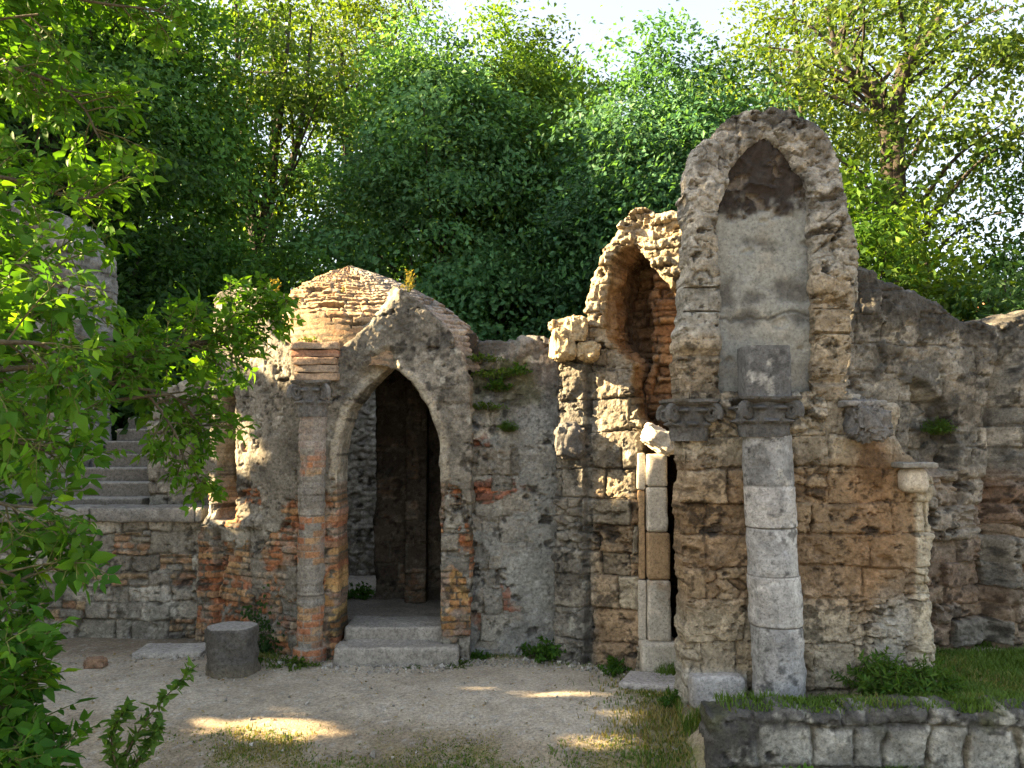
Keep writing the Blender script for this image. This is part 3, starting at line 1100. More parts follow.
xa, xb = Xat(335, 6.95), Xat(459, 6.95)
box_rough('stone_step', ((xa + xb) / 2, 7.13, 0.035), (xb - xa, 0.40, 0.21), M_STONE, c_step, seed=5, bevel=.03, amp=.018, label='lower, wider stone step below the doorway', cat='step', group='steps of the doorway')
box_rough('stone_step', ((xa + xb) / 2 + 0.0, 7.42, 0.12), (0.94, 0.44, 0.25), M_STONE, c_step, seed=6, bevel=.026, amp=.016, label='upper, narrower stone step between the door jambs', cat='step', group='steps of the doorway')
box_rough('chamber_floor', (-1.35, 8.85, 0.12), (1.75, 2.4, 0.22), M_GROUND, C(.26, .23, .19), seed=7, bevel=.02, amp=.015, kind='structure', label='bare earth floor inside the doorway')

# ================================================================== WALL BETWEEN GATE AND BROKEN ARCH
def st_link(cx):
    q, px, py = cx.q, cx.px, cx.py
    want = -0.55 + 0.75 * blob(px, py, 480, 610, 16, 26, q, 2) + 0.55 * blob(px, py, 500, 490, 30, 12, q, 3) + 0.5 * blob(px, py, 478, 565, 16, 12, q, 8) + 0.4 * blob(px, py, 512, 595, 12, 20, q, 5)
    pl = 0.46 + 0.4 * sstep(500, 550, px) + 0.2 * sstep(470, 440, py)
    d, c = mixed(cx, 111, want, plaster=pl, pcol=C(.25, .255, .25), bpal=(C(.33, .12, .06), C(.27, .12, .08), C(.22, .11, .08)))
    c = lerp(c, C(.31, .32, .315), 0.5 * blob(px, py, 535, 560, 26, 90, q, 6))
    c = crust(c, q, 0.25 + 0.6 * sstep(470, 380, py), 116)
    up = sstep(452, 345, py)
    d = d - 0.30 * up + 0.05 * fbm(q, 4, 4, 7) * up
    moss = sstep(0.1, 0.5, fbm(q, 5, 4, 19) + 0.7 * blob(px, py, 500, 385, 40, 45, q, 4) - 0.25)
    return d, lerp(c, C(.09, .10, .03), 0.7 * moss * up)


slab('ruined_wall', wall_at(464, 7.28, 562, 7.28), [(462, 668), (463, 352), (473, 338), (490, 334), (508, 338), (524, 331), (542, 333), (556, 342), (562, 350), (562, 668)], [], 0.6, st_link, M_STONE, h=0.009, ragged=0.035, edge=0.04, seed=16,
     label='low grey plastered wall with weeds between gatehouse and broken arch', cat='wall')

# ================================================================== THE BROKEN ARCH
broken = thing('broken_arch', (Xat(620, 6.9), 6.9, 0), 'broken pointed arch of tan stone, its crumbling top caught by the sun', 'arch')
W_BRK = wall_at(552, 7.12, 694, 6.62)


def st_broken(cx):
    q, px, py = cx.q, cx.px, cx.py
    d1, c1, p = tuff(cx, 131, (.17, .32), (.18, .40), TUFF, pit=.4)
    r2 = ashlar(q, 133, (.07, .16), (.09, .24), .05)
    d2 = relief(r2, .04, .016, .05, .35) + 0.035 * fbm(q, 6, 5, 3) + 0.02 * fbm(q, 25, 5, 4) - .06 * cavities(q, 9)
    r2.r1 = r2.r1 * .8 + .2
    c2 = pal(r2.r1, *TUFF) * 1.12
    c2 = lerp(c2, C(.10, .07, .045), .8 * np.clip(cavities(q, 9), 0, 1))
    up = sstep(385, 350, py)
    d = d1 * (1 - up) + d2 * up
    c = lerp(c1, c2, up)
    grey = sstep(605, 585, px + 6 * fbm(q, 4, 3, 2)) * sstep(340, 380, py) + 0.55 * blob(px, py, 612, 420, 35, 60, q, 8)
    c = lerp(c, pal(p.r1, *GREY) * 0.8, np.clip(grey, 0, 1) * 0.85)
    c = lerp(c, pal(p.r1, *OCH), 0.75 * sstep(470, 520, py) * sstep(585, 600, px) * sstep(.25, .5, p.r4))
    c = crust(c, q, 0.55 * np.clip(grey, 0, 1) + 0.12 - 0.08 * up + 0.4 * blob(px, py, 615, 470, 30, 25, q, 12), 136)
    # pilaster along the left edge
    pil = sstep(588, 584, px) * sstep(355, 365, py)
    d = d + pil * 0.05 - 0.04 * ((np.abs(px - 589) < 2.5) & (py > 360))
    return d, c


slab('arch_wall', W_BRK,
     [(554, 672), (556, 450), (557, 368), (549, 340), (551, 322), (566, 315), (580, 322), (584, 300), (591, 276), (604, 249), (619, 223), (631, 209), (645, 206), (656, 213), (669, 208), (681, 208), (694, 214), (694, 676)],
     [[(631, 240), (613, 262), (604, 290), (601, 326), (612, 346), (632, 366), (638, 420), (641, 700), (691, 700), (686, 390), (681, 322), (668, 288), (651, 262)]],
     0.80, st_broken, M_TUFF, h=0.0075, ragged=0.045, edge=0.045, holerag=0.045, rimcol=C(.20, .12, .065), seed=17, parent=broken, label='tan masonry pier and crumbling half arch')


def st_inner(cx):
    q, px, py = cx.q, cx.px, cx.py
    r2 = ashlar(q, 143, (.05, .13), (.12, .3), .05)
    d = relief(r2, .03, .02, .03, .15) + 0.02 * fbm(q, 7, 4, 3) - .03 * cavities(q, 7)
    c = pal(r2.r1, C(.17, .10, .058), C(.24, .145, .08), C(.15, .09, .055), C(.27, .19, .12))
    c = lerp(c, c * C(.35, .33, .32), sstep(380, 440, py))  # lower part painted darker, standing in for the shade of the gap
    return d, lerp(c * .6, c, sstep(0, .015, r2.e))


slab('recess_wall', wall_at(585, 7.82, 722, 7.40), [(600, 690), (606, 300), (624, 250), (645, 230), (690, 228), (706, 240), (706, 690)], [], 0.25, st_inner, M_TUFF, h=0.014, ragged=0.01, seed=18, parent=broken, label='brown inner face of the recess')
# the ragged edge of an inner skin of masonry standing in the recess
slab('inner_skin', wall_at(640, 7.08, 700, 6.95), [(651, 300), (655, 272), (668, 258), (704, 255), (704, 470), (668, 452), (655, 418), (646, 384), (652, 345)], [], .10, st_inner, M_TUFF, h=.009, ragged=.05, edge=.03, seed=28, parent=broken, label='ragged orange inner skin of masonry in the recess')


def rock(name, c, size, mat, col, seed=0, amp=.25, n=40, freq=1.6, rot=0.0, **k):
    th = np.linspace(0, 2 * np.pi, 2 * n, endpoint=False)
    ph = np.linspace(-np.pi / 2, np.pi / 2, n)
    TH, PH = np.meshgrid(th, ph, indexing='ij')
    e = 0.55
    f = lambda x: np.sign(x) * np.abs(x) ** e
    p = np.stack([f(np.cos(PH)) * f(np.cos(TH)), f(np.cos(PH)) * f(np.sin(TH)), f(np.sin(PH))], -1).reshape(-1, 3)
    o = amp * fbm(p, freq, 4, seed) + amp * .35 * fbm(p, freq * 4, 3, seed + 2)
    q = p * np.array(size)[None]
    p = q * (1 + o)[:, None]
    ca, sa = math.cos(rot), math.sin(rot)
    p = p @ np.array([[ca, 0, -sa], [0, 1, 0], [sa, 0, ca]])
    cc = np.asarray(col)[None] * (1 + .35 * fbm(q, 9, 4, seed + 4))[:, None]
    return mk(name, p + np.asarray(c), grid_faces(2 * n, n, wrap=True), mat, cc, sharp=60, **k)


# grey bracket on the left pilaster
rock('corbel', P(571, 441, 7.0), (.12, .13, .14), M_STONE, CRUST * 1.6, 5, .3, parent=broken, label='dark eroded corbel on the pilaster')
for i, (px, py, sx, sz) in enumerate([(563, 346, .1, .12), (575, 330, .09, .1), (588, 352, .1, .08)]):
    rock('loose_block', P(px, py, 6.98), (sx, .15, sz), M_TUFF, C(.42, .33, .2), 20 + i, .3, parent=broken)

# ------------------------------------------------------------------ the small marble column in front of the recess
colonnette = thing('marble_colonnette', tuple(P(658, 664, 6.78)), 'slim pale limestone half column standing in the dark recess of the broken arch', 'column')
Yc = 6.72
cz = lambda py: Zat(py, Yc)
cxp = lambda px: Xat(px, Yc)


def c_marb(p, q, nr):
    c = C(.50, .46, .38)[None] * (1 + .22 * fbm(q, 8, 4, 3))[:, None]
    c = lerp(c, C(.30, .21, .12), .6 * sstep(.25, .6, fbm(q, 5, 4, 8)))
    return c


def c_och(p, q, nr):
    return C(.36, .25, .14)[None] * (1 + .4 * fbm(q, 9, 4, 3))[:, None]


def blk(name, x0, x1, y0, y1, depth, cf, seed, yoff=0.0, bev=.022, **k):
    a, b = cxp(x0), cxp(x1)
    z1, z0 = cz(y0), cz(y1)
    return box_rough(name, ((a + b) / 2, Yc + depth / 2 + yoff, (z0 + z1) / 2), (b - a, depth, z1 - z0), M_MARBLE, cf, seed=seed, bevel=bev, amp=.008, parent=colonnette, **k)


blk('base_block', 640, 678, 642, 676, .28, c_marb, 1, -.06, label='pale square base block')
blk('shaft_drum', 648, 671, 581, 642, .16, c_marb, 2, .0, bev=.02)
blk('shaft_drum', 648, 671, 533, 580.4, .16, c_och, 3, .005, bev=.02, label='rusty brown middle drum')
blk('shaft_drum', 648, 669, 487, 532.4, .16, c_marb, 4, .0, bev=.02)
blk('shaft_drum', 648, 669, 454, 486.4, .16, c_marb, 5, .0, bev=.02)
blk('side_strip', 639.5, 647.3, 582, 642, .12, c_marb, 6, .06, bev=.012)
blk('side_strip', 639.5, 647.3, 453, 490, .12, c_marb, 7, .06, bev=.012)
blk('side_strip', 640.5, 647.3, 491, 581, .12, c_och, 8, .08, bev=.012)
rock('broken_capital', P(659, 440, Yc + .06), (.145, .13, .085), M_MARBLE, C(.55, .5, .41), 31, .3, rot=0.5, parent=colonnette, label='broken white capital stone catching the sun')

# ================================================================== THE TALL BLIND ARCH
tall = thing('tall_blind_arch', (Xat(770, 5.85), 5.85, 0), 'tallest ruin wall with a blind pointed niche above a pale half column', 'arch')
W_TALL = Wall((Xat(676, 5.86), 5.86), (Xat(940, 5.86), 5.86))


def st_tall(cx):
    q, px, py = cx.q, cx.px, cx.py
    # lower field of squared blocks
    d1, c1, p1 = tuff(cx, 201, (.19, .34), (.22, .55), TUFF, pit=.42, warp=.014)
    # flanks and ring of the niche: quoins following the opening
    rg = ring(cx.hs, cx.hd, 7, .27, .60)
    rb = rubble(q, 207, .17, .12, .09)
    rb.j = rb.j * .4
    rb.r1 = rb.r1 * .6 + .2
    rg = pick(rg, rb, (py + 30 * fbm(q, 3, 3, 31) < 285) | (rg.r3 > .8))
    d2 = relief(rg, .045, .02, .03, .12) + 0.02 * fbm(q, 5, 4, 2) + 0.014 * fbm(q, 20, 5, 3) - .055 * cavities(q, 8)
    c2 = pal(rg.r1, *(C(.23, .228, .215), C(.34, .335, .315), C(.28, .265, .235), C(.32, .315, .295)))
    c2 = lerp(c2, C(.045, .042, .04), .85 * np.clip(cavities(q, 8), 0, 1))
    m = sstep(404, 396, py) * (cx.hd < 1)
    d = d1 * (1 - m) + d2 * m
    c = lerp(c1, c2, m)
    rr = np.where(m > .5, rg.r1, p1.r1)
    r4 = np.where(m > .5, rg.r4, p1.r4)
    left, right = px < 745, px > 800
    # tan quoins beside the niche foot
    c = lerp(c, pal(rr, *TUFF) * 1.08, m * np.maximum(sstep(325, 345, py) * left, sstep(262, 285, py) * sstep(858, 848, px) * right) * .85)
    # rough grey head of the arch
    hd_ = sstep(235, 190, py)
    c = lerp(c, pal(rr, C(.24, .235, .225), C(.36, .355, .34)), hd_ * .9)
    c = crust(c, q, .30 + .32 * hd_ + .5 * sstep(140, 118, py), 211, 6)
    # lower field: grey-buff under the capitals, ochre belt, pale foot
    lo = sstep(398, 406, py)
    buff = lo * sstep(470, 445, py + 10 * fbm(q, 5, 3, 3))
    c = lerp(c, pal(rr, C(.31, .28, .23), C(.40, .36, .29), C(.35, .31, .25)), buff * .85)
    belt = lo * sstep(445, 485, py + 12 * fbm(q, 4, 3, 5)) * sstep(625, 590, py + 12 * fbm(q, 4, 3, 6))
    c = lerp(c, pal(rr, *OCH), belt * .8)
    c = lerp(c, pal(rr, C(.36, .31, .23), C(.45, .40, .32), C(.33, .27, .19)), lo * sstep(585, 640, py) * .8)
    # rust coloured run below the right bracket, pale quoin strip at the right end
    ru = blob(px, py, 872, 520, 24, 95, q, 9)
    c = lerp(c, C(.27, .165, .09) * (1 + .35 * fbm(q, 10, 4, 4))[:, None], ru * .62)
    c = lerp(c, C(.12, .065, .03), .6 * blob(px, py, 873, 462, 14, 28, q, 10))
    qn = sstep(913, 917, px) * sstep(470, 480, py)
    c = lerp(c, pal(rr, C(.46, .42, .33), C(.52, .48, .39)), qn * .85)
    d = d + .02 * qn
    c = lerp(c, C(.36, .36, .34), .75 * blob(px, py, 893, 635, 20, 40, q, 12))
    c = crust(c, q, lo * (.10 + .45 * blob(px, py, 690, 415, 40, 20, q, 13) + .25 * blob(px, py, 840, 410, 60, 25, q, 14)), 213)
    # plinth courses jut at the foot left of the column
    d = d + .05 * sstep(668, 674, py) * (px < 745)
    c = lerp(c, C(.30, .29, .265) * (1 + .25 * fbm(q, 10, 3, 8))[:, None], sstep(668, 674, py) * (px < 745) * .85)
    return d, c


slab('arch_wall', W_TALL,
     [(687, 730), (686, 600), (684, 500), (684, 420), (681, 380), (679, 330), (683, 300), (686, 262), (689, 222), (688, 190), (693, 160), (705, 140), (722, 122), (744, 108), (770, 104), (796, 107), (815, 119), (829, 132), (837, 160), (847, 200), (854, 240), (857, 285), (852, 330), (850, 392), (872, 398), (896, 408), (906, 450), (922, 470), (929, 482), (930, 560), (933, 672), (933, 730)],
     [[(722, 393), (721, 300), (719, 238), (719, 205), (730, 172), (749, 146), (767, 134), (785, 148), (803, 172), (812, 202), (814, 240), (814, 300), (815, 393)]],
     0.34, st_tall, M_TUFF, h=0.007, ragged=0.045, edge=0.045, holerag=0.028, seed=19, parent=tall, label='rugged grey and tan masonry round the niche')

W_PAN = Wall((Xat(700, 5.98), 5.98), (Xat(850, 5.98), 5.98))


def st_panel(cx):
    q, px, py = cx.q, cx.px, cx.py
    d = 0.012 * fbm(q, 2.5, 4, 1) + 0.005 * fbm(q, 16, 4, 2) - 0.02 * pits(q, .14, .10, 4)
    c = C(.27, .288, .29)[None] * (1 + .16 * fbm(q, 3, 4, 3) + .12 * fbm(q, 18, 4, 4))[:, None]
    c = lerp(c, C(.30, .29, .255), .6 * sstep(.0, .5, fbm(q, 2.2, 4, 6)))
    c = lerp(c, C(.22, .23, .23), .5 * streaks(q, 7) * sstep(240, 320, py))
    for (x, y, rx, ry) in ((763, 243, 14, 5), (790, 290, 16, 8), (752, 298, 7, 5), (728, 290, 6, 14), (803, 318, 9, 5), (745, 318, 10, 7), (815, 260, 5, 30)):
        b = blob(px, py, x, y, rx * 1.25, ry * 1.25, q * 1.7, int(x), soft=.7, amp=1.0)
        c = lerp(c, C(.085, .085, .085), .8 * b)
        d -= .012 * b
    # the vaulted head of the niche leans forward and is painted near black, pale skin left in flakes
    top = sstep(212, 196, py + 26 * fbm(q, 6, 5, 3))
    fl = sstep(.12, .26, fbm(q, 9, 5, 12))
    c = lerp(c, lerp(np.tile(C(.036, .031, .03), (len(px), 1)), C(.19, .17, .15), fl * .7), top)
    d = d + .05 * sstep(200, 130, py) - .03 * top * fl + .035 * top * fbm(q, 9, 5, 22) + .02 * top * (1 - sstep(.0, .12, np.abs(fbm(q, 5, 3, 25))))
    ck = 1 - sstep(1.0, 3.0, np.abs(py - 317 + 14 * fbm(q, 4, 4, 33)))
    d -= .012 * ck
    c = lerp(c, C(.07, .07, .068), .7 * ck)
    c = lerp(c, C(.27, .27, .255), sstep(330, 350, py + 6 * fbm(q, 6, 3, 5)) * .5)
    return d, c


slab('niche_panel', W_PAN, [(712, 405), (712, 160), (745, 122), (790, 122), (828, 160), (830, 405)], [], .25, st_panel, M_PLASTER, h=.010, ragged=.003, edge=.005, wthr=.45, seed=20, parent=tall, label='smooth grey plaster panel with a near-black head')


def col_big(q, t, z, th):
    zs = np.array([Zat(y, 5.55) for y in (631, 579, 530, 487)])
    k = np.searchsorted(zs, z)
    c = pal(np.array([.2, .8, .5, .9, .1])[k], C(.25, .255, .25), C(.34, .34, .33), C(.38, .37, .345))
    dk = np.array([.7, .5, .85, .8, 1.25])[k]
    front = sstep(-.2, .9, -np.sin(th) - .25 * np.cos(th))
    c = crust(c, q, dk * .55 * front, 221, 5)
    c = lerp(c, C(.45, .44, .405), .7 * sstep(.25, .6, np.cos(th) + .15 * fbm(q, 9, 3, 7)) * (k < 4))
    c = lerp(c, C(.20, .205, .20), .5 * streaks(q * np.array([1, .6, 1]), 4) * front)
    e = np.min(np.abs(z[:, None] - zs[None]), 1)
    c = weather(c, q, 5, 1.0)
    return lerp(C(.10, .09, .075), c, sstep(.001, .006, e + .003 * fbm(q, 18, 3, 4)))


zb, zt = 0.0, Zat(437, 5.55)
joints = np.array([Zat(y, 5.55) for y in (631, 579, 530, 487)])
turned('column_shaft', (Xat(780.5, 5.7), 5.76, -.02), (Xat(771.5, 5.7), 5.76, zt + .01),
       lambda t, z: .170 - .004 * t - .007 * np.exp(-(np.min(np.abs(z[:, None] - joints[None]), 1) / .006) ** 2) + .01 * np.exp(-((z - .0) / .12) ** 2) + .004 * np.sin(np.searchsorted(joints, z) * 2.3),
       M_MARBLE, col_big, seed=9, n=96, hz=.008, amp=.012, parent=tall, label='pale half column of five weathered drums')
capital('capital', (Xat(768, 5.7), 5.75, 0), zt, Zat(396, 5.55), .165, .215, M_STONE, C(.085, .085, .082), seed=6, parent=tall, label='blackened leaf capital on the half column')
turned('shaft_stump', (Xat(770, 5.7), 5.76, Zat(396, 5.6) - .01), (Xat(770, 5.7), 5.76, Zat(345, 5.6)), lambda t, z: .156 + 0 * t, M_STONE,
       lambda q, t, z, th: weather(crust(C(.105, .108, .108)[None] * (1 + .2 * fbm(q, 7, 4, 2))[:, None], q, np.full(len(t), .5), 5), q, 4, .7), sq=.85, seed=14, hz=.01, parent=tall, label='squared grey shaft block above the capital')
capital('capital', (Xat(693, 5.86), 5.93, 0), Zat(441, 5.8), Zat(399, 5.8), .13, .19, M_STONE, C(.10, .098, .092), seed=8, parent=tall, label='dark carved capital on the left corner')
rock('corbel', P(866, 421, 5.78), (.12, .14, .125), M_STONE, CRUST * 1.8, 41, .42, freq=2.2, parent=tall, label='dark lumpy carved corbel right of the column')
box_rough('corbel_slab', tuple(P(862, 404, 5.80)), (.27, .2, .045), M_STONE, C(.2, .195, .18), seed=12, bevel=.012, amp=.014, parent=tall)
box_rough('bracket', tuple(P(913, 480, 5.80)), (.17, .16, .16), M_MARBLE, C(.47, .42, .33), seed=13, bevel=.05, amp=.02, parent=tall, label='small pale bracket at the right end')
box_rough('bracket_slab', tuple(P(914, 465, 5.78)), (.24, .2, .035), M_STONE, C(.25, .24, .21), seed=15, bevel=.01, amp=.01, parent=tall)
for px, py, sx, sz, cc in ((716, 712, .19, .075, C(.33, .32, .3)), ):
    box_rough('plinth_block', tuple(P(px, 690, 5.80)), (.36, .16, .21), M_STONE, cc, seed=17, bevel=.03, amp=.015, parent=tall)

# ================================================================== SLOPING WALL ON THE RIGHT
def st_right(cx):
    q, px, py = cx.q, cx.px, cx.py
    d1, c1 = mixed(cx, 231, -0.75 + 0 * px, plaster=.34 + 0 * px, pcol=C(.145, .145, .14))
    r2 = ashlar(q, 233, (.09, .20), (.16, .48), .06)
    d2 = relief(r2, .04, .03, .05, .15) + .025 * fbm(q, 6, 4, 2) + .016 * fbm(q, 22, 3, 3) - .04 * cavities(q * .8, 5)
    c2 = pal(r2.r1, C(.21, .145, .10), C(.27, .215, .16), C(.19, .12, .08), C(.25, .225, .19), C(.20, .19, .17))
    lo = sstep(455, 485, py + 14 * fbm(q, 4, 3, 4))
    d = d1 * (1 - lo) + d2 * lo
    c = lerp(c1, c2, lo)
    c = lerp(c, C(.33, .30, .26), lo * .6 * blob(px, py, 950, 520, 25, 50, q, 6))
    c = crust(c, q, .38 + .75 * sstep(345, 300, py - (px - 850) * .12) + .3 * (1 - lo), 236, 5)
    # springing of a vault: upper part leans out, an arch line cut in it
    up = sstep(470, 300, py)
    d = d + .16 * up + .05 * fbm(q, 2.5, 4, 5) * up
    arc = np.abs(np.hypot(px - 880, (py - 470) * .8) - 74 + 5 * fbm(q, 5, 3, 7))
    d = d - .10 * (1 - sstep(2, 7, arc)) * (py < 470) * (px > 905)
    ins = sstep(74, 66, np.hypot(px - 880, (py - 470) * .8)) * sstep(905, 915, px) * sstep(478, 468, py)
    d = d - .12 * ins
    d = d - .10 * (1 - sstep(3, 12, np.abs(px - 992 + 8 * fbm(q, 3, 3, 9)))) * sstep(330, 380, py) + .10 * sstep(990, 1002, px) * sstep(320, 380, py)
    return d, c


slab('ruined_wall', wall_at(836, 6.55, 1110, 7.05), [(836, 700), (836, 252), (850, 268), (871, 282), (892, 292), (915, 298), (935, 312), (955, 323), (985, 326), (1000, 318), (1024, 312), (1060, 315), (1108, 318), (1180, 331), (1260, 322), (1330, 334), (1330, 720)], [], .55, st_right, M_STONE, h=.010, ragged=.05, edge=.05, seed=21,
     label='sloping grey and rust brown wall with a vault springing, right of the tall arch', cat='wall')

# ================================================================== LOW WALL IN FRONT ON THE RIGHT
lowwall = thing('low_terrace_wall', (Xat(880, 5.1), 5.12, -.15), 'low whitish stone wall edging the grass terrace by the column', 'wall')
W_LOW = wall_at(706, 5.12, 1090, 5.02)


def st_low(cx):
    q, px, py = cx.q, cx.px, cx.py
    p = ashlar(q, 241, (.13, .30), (.15, .36), .04)
    d = relief(p, .035, .03, .02, .1) + .014 * fbm(q, 8, 4, 3) + .006 * fbm(q, 28, 3, 4)
    c = pal(p.r1, C(.20, .195, .175), C(.34, .335, .31), C(.29, .285, .265), C(.40, .395, .365))
    c = lerp(C(.14, .125, .095), c, sstep(0, .018, p.e))
    c = crust(c, q, .38 + .6 * blob(px, py, 730, 740, 36, 40, q, 3) + .6 * sstep(740, 722, py), 245, 6)
    return d, lerp(c, C(.08, .09, .03), .6 * sstep(.2, .5, fbm(q, 5, 4, 8)) * sstep(745, 715, py))


slab('wall_face', W_LOW, [(708, 790), (709, 716), (740, 714), (850, 715), (930, 712), (1085, 714), (1200, 716), (1300, 714), (1300, 820)], [], .30, st_low, M_STONE, h=.010, ragged=.03, edge=.05, seed=22, parent=lowwall)
rng = np.random.RandomState(5)

# ================================================================== LEFT: RETAINING WALL, STAIRS, TOWER STUMP
retain = thing('retaining_wall', (Xat(110, 7.9), 7.9, 0), 'grey rubble retaining wall with flat coping below the stairs', 'wall')
W_RET = wall_at(-160, 7.9, 204, 7.86)


def st_ret(cx):
    q, px, py = cx.q, cx.px, cx.py
    a = ashlar(q, 251, (.10, .22), (.14, .42), .04)
    b = ashlar(q, 252, (.055, .085), (.13, .24), .015)
    w = a.r4 > .78
    p = pick(a, b, w)
    d = relief(p, .03, .022, .02, .1) + .016 * fbm(q, 7, 4, 3) + .006 * fbm(q, 26, 3, 4) - .025 * pits(q, .1, .2, 6)
    c = pal(p.r1, C(.20, .185, .16), C(.33, .31, .27), C(.27, .25, .22), C(.37, .35, .31))
    c = np.where((w & (b.r2 > .35))[:, None], pal(b.r1, C(.36, .20, .12), C(.38, .29, .18)), c)
    c = np.where(((a.r3 > .9) & ~w)[:, None], C(.48, .46, .42)[None], c)
    c = lerp(C(.17, .155, .13), c, sstep(0, .016, p.e))
    return d, crust(c, q, .25 + .25 * sstep(580, 620, py), 255)


slab('wall_face', W_RET, [(-155, 660), (-155, 521), (100, 521), (203, 521), (203, 660)], [], .32, st_ret, M_STONE, h=.0125, ragged=.008, edge=.02, seed=23, parent=retain)
u = 0.0
while u < W_RET.len - .05:
    ln = rng.uniform(.6, 1.0)
    ln = min(ln, W_RET.len - u)
    zt_ = W_RET.uv(100, 521)[1]
    c0 = W_RET.world(np.array([u + ln / 2]), np.array([zt_ + .06]), np.array([-.13]))[0]
    box_rough('coping_stone', tuple(c0), (ln - .01, .42, .13), M_STONE, lambda p, q, nr: crust(C(.25, .24, .215)[None] * (1 + .25 * fbm(q, 8, 4, 2))[:, None], q, np.full(len(q), .35), 7), seed=int(u * 50) + 3, bevel=.022, amp=.014, parent=retain)
    u += ln
zt_ = W_RET.uv(100, 521)[1]
TERR = zt_ + .05
bx = Bag()
xs, ys = np.linspace(-14, -2.45, 60), np.linspace(8.1, 12.5, 40)
X, Y = np.meshgrid(xs, ys, indexing='ij')
q = np.stack([X.ravel(), Y.ravel(), 0 * X.ravel()], 1)
mk('upper_terrace', np.stack([X.ravel(), Y.ravel(), TERR + .02 * fbm(q, 2, 3, 4)], 1), grid_faces(60, 40), M_GROUND, lerp(C(.2, .17, .11), C(.07, .09, .03), sstep(-.2, .4, fbm(q, 2, 3, 6))), kind='structure', label='upper terrace behind the retaining wall')

stairs = thing('staircase', (Xat(112, 8.5), 8.5, TERR), 'short flight of grey stone stairs rising behind the retaining wall', 'stairs')
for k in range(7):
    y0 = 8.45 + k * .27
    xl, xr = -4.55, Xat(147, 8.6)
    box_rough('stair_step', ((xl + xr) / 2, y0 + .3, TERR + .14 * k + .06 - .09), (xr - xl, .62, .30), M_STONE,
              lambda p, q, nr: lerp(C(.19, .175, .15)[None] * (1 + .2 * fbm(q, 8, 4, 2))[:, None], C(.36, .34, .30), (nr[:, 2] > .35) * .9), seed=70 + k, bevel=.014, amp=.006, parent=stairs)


def st_flank(cx):
    q = cx.q
    p = ashlar(q, 261, (.12, .26), (.2, .45), .035)
    d = relief(p, .03, .025, .02, .1) + .018 * fbm(q, 7, 4, 3)
    c = pal(p.r1, *GREY) * .95
    return d, crust(lerp(C(.16, .15, .125), c, sstep(0, .018, p.e)), q, .3 + 0 * p.e, 263)


slab('stair_side_wall', wall_at(146, 8.42, 232, 8.3), [(147, 530), (147, 420), (160, 386), (190, 380), (232, 372), (232, 530)], [], .3, st_flank, M_STONE, h=.014, ragged=.03, edge=.03, seed=24, parent=stairs, label='grey stone wall beside the stairs')


def st_tower(cx):
    q = cx.q
    p = ashlar(q, 271, (.18, .36), (.25, .6), .08)
    d = relief(p, .04, .05, .05, .12) + .04 * fbm(q, 4, 4, 3) + .015 * fbm(q, 16, 4, 4) - .05 * pits(q, .16, .35, 5)
    c = pal(p.r1, C(.24, .24, .235), C(.33, .33, .325), C(.28, .275, .265))
    return d, crust(lerp(C(.2, .195, .185), c, sstep(0, .02, p.e)), q, .22 + 0 * p.e, 273)


slab('stone_tower', wall_at(-120, 9.3, 84, 9.0), [(-118, 520), (-118, 240), (-60, 205), (0, 196), (45, 208), (66, 232), (75, 262), (73, 310), (62, 345), (66, 400), (66, 520)], [], .8, st_tower, M_STONE, h=.02, ragged=.06, edge=.09, seed=25,
     label='pale grey lump of ruined tower half hidden behind the leaves', cat='tower')

# ================================================================== THINGS LYING ABOUT
def c_stump(q, t, z, th):
    c = C(.095, .09, .08)[None] * (1 + .35 * fbm(q, 9, 4, 2))[:, None]
    c = lerp(c, C(.2, .17, .11), .6 * sstep(.12, -.05, z))
    return lerp(c, C(.30, .29, .265), t > .992)


b0 = P(225, 674, 6.62)
turned('stone_stump', (b0[0], 6.78, -.08), (b0[0] + .005, 6.78, Zat(630, 6.62)), lambda t, z: .186 + .012 * (1 - t) - .012 * sstep(.94, 1.0, t), M_STONE, c_stump, seed=12, amp=.03, hz=.008,
       label='dark round stone stump standing on the ground before the gatehouse pier', cat='stump')


def flag(px, py, Y, sx, sy, rot, col, label, seed, th=.05):
    p = P(px, py, Y)
    z = float(gz(np.array([p[0]]), np.array([Y]))[0])
    return box_rough('flagstone', (p[0], Y, z + .018), (sx, sy, th), M_STONE, col, rotz=rot, seed=seed, bevel=.01, amp=.007, label=label, cat='flagstone', group='flagstones lying on the ground')


flag(174, 649, 7.33, .56, .36, .05, C(.40, .38, .34), 'flat grey flagstone between the stump and the retaining wall', 1)
flag(655, 679, 6.42, .46, .36, -.35, C(.38, .355, .33), 'pale flagstone in front of the slim limestone column', 2)
flag(26, 608, 7.7, .5, .22, 0.0, C(.30, .28, .24), 'thin flat stone at the foot of the retaining wall, half behind leaves', 3)
p = P(95, 663, 6.9)
rock('loose_rock', (p[0], 6.9, float(gz(np.array([p[0]]), np.array([6.9]))[0]) + .03), (.085, .06, .05), M_STONE, C(.26, .17, .11), 51, .25, n=24, label='small brown rock lying on the bare earth at left', cat='rock')

# ================================================================== LEAVES AND TREES
def unit(v):
    return v / (np.linalg.norm(v, axis=1, keepdims=True) + 1e-9)


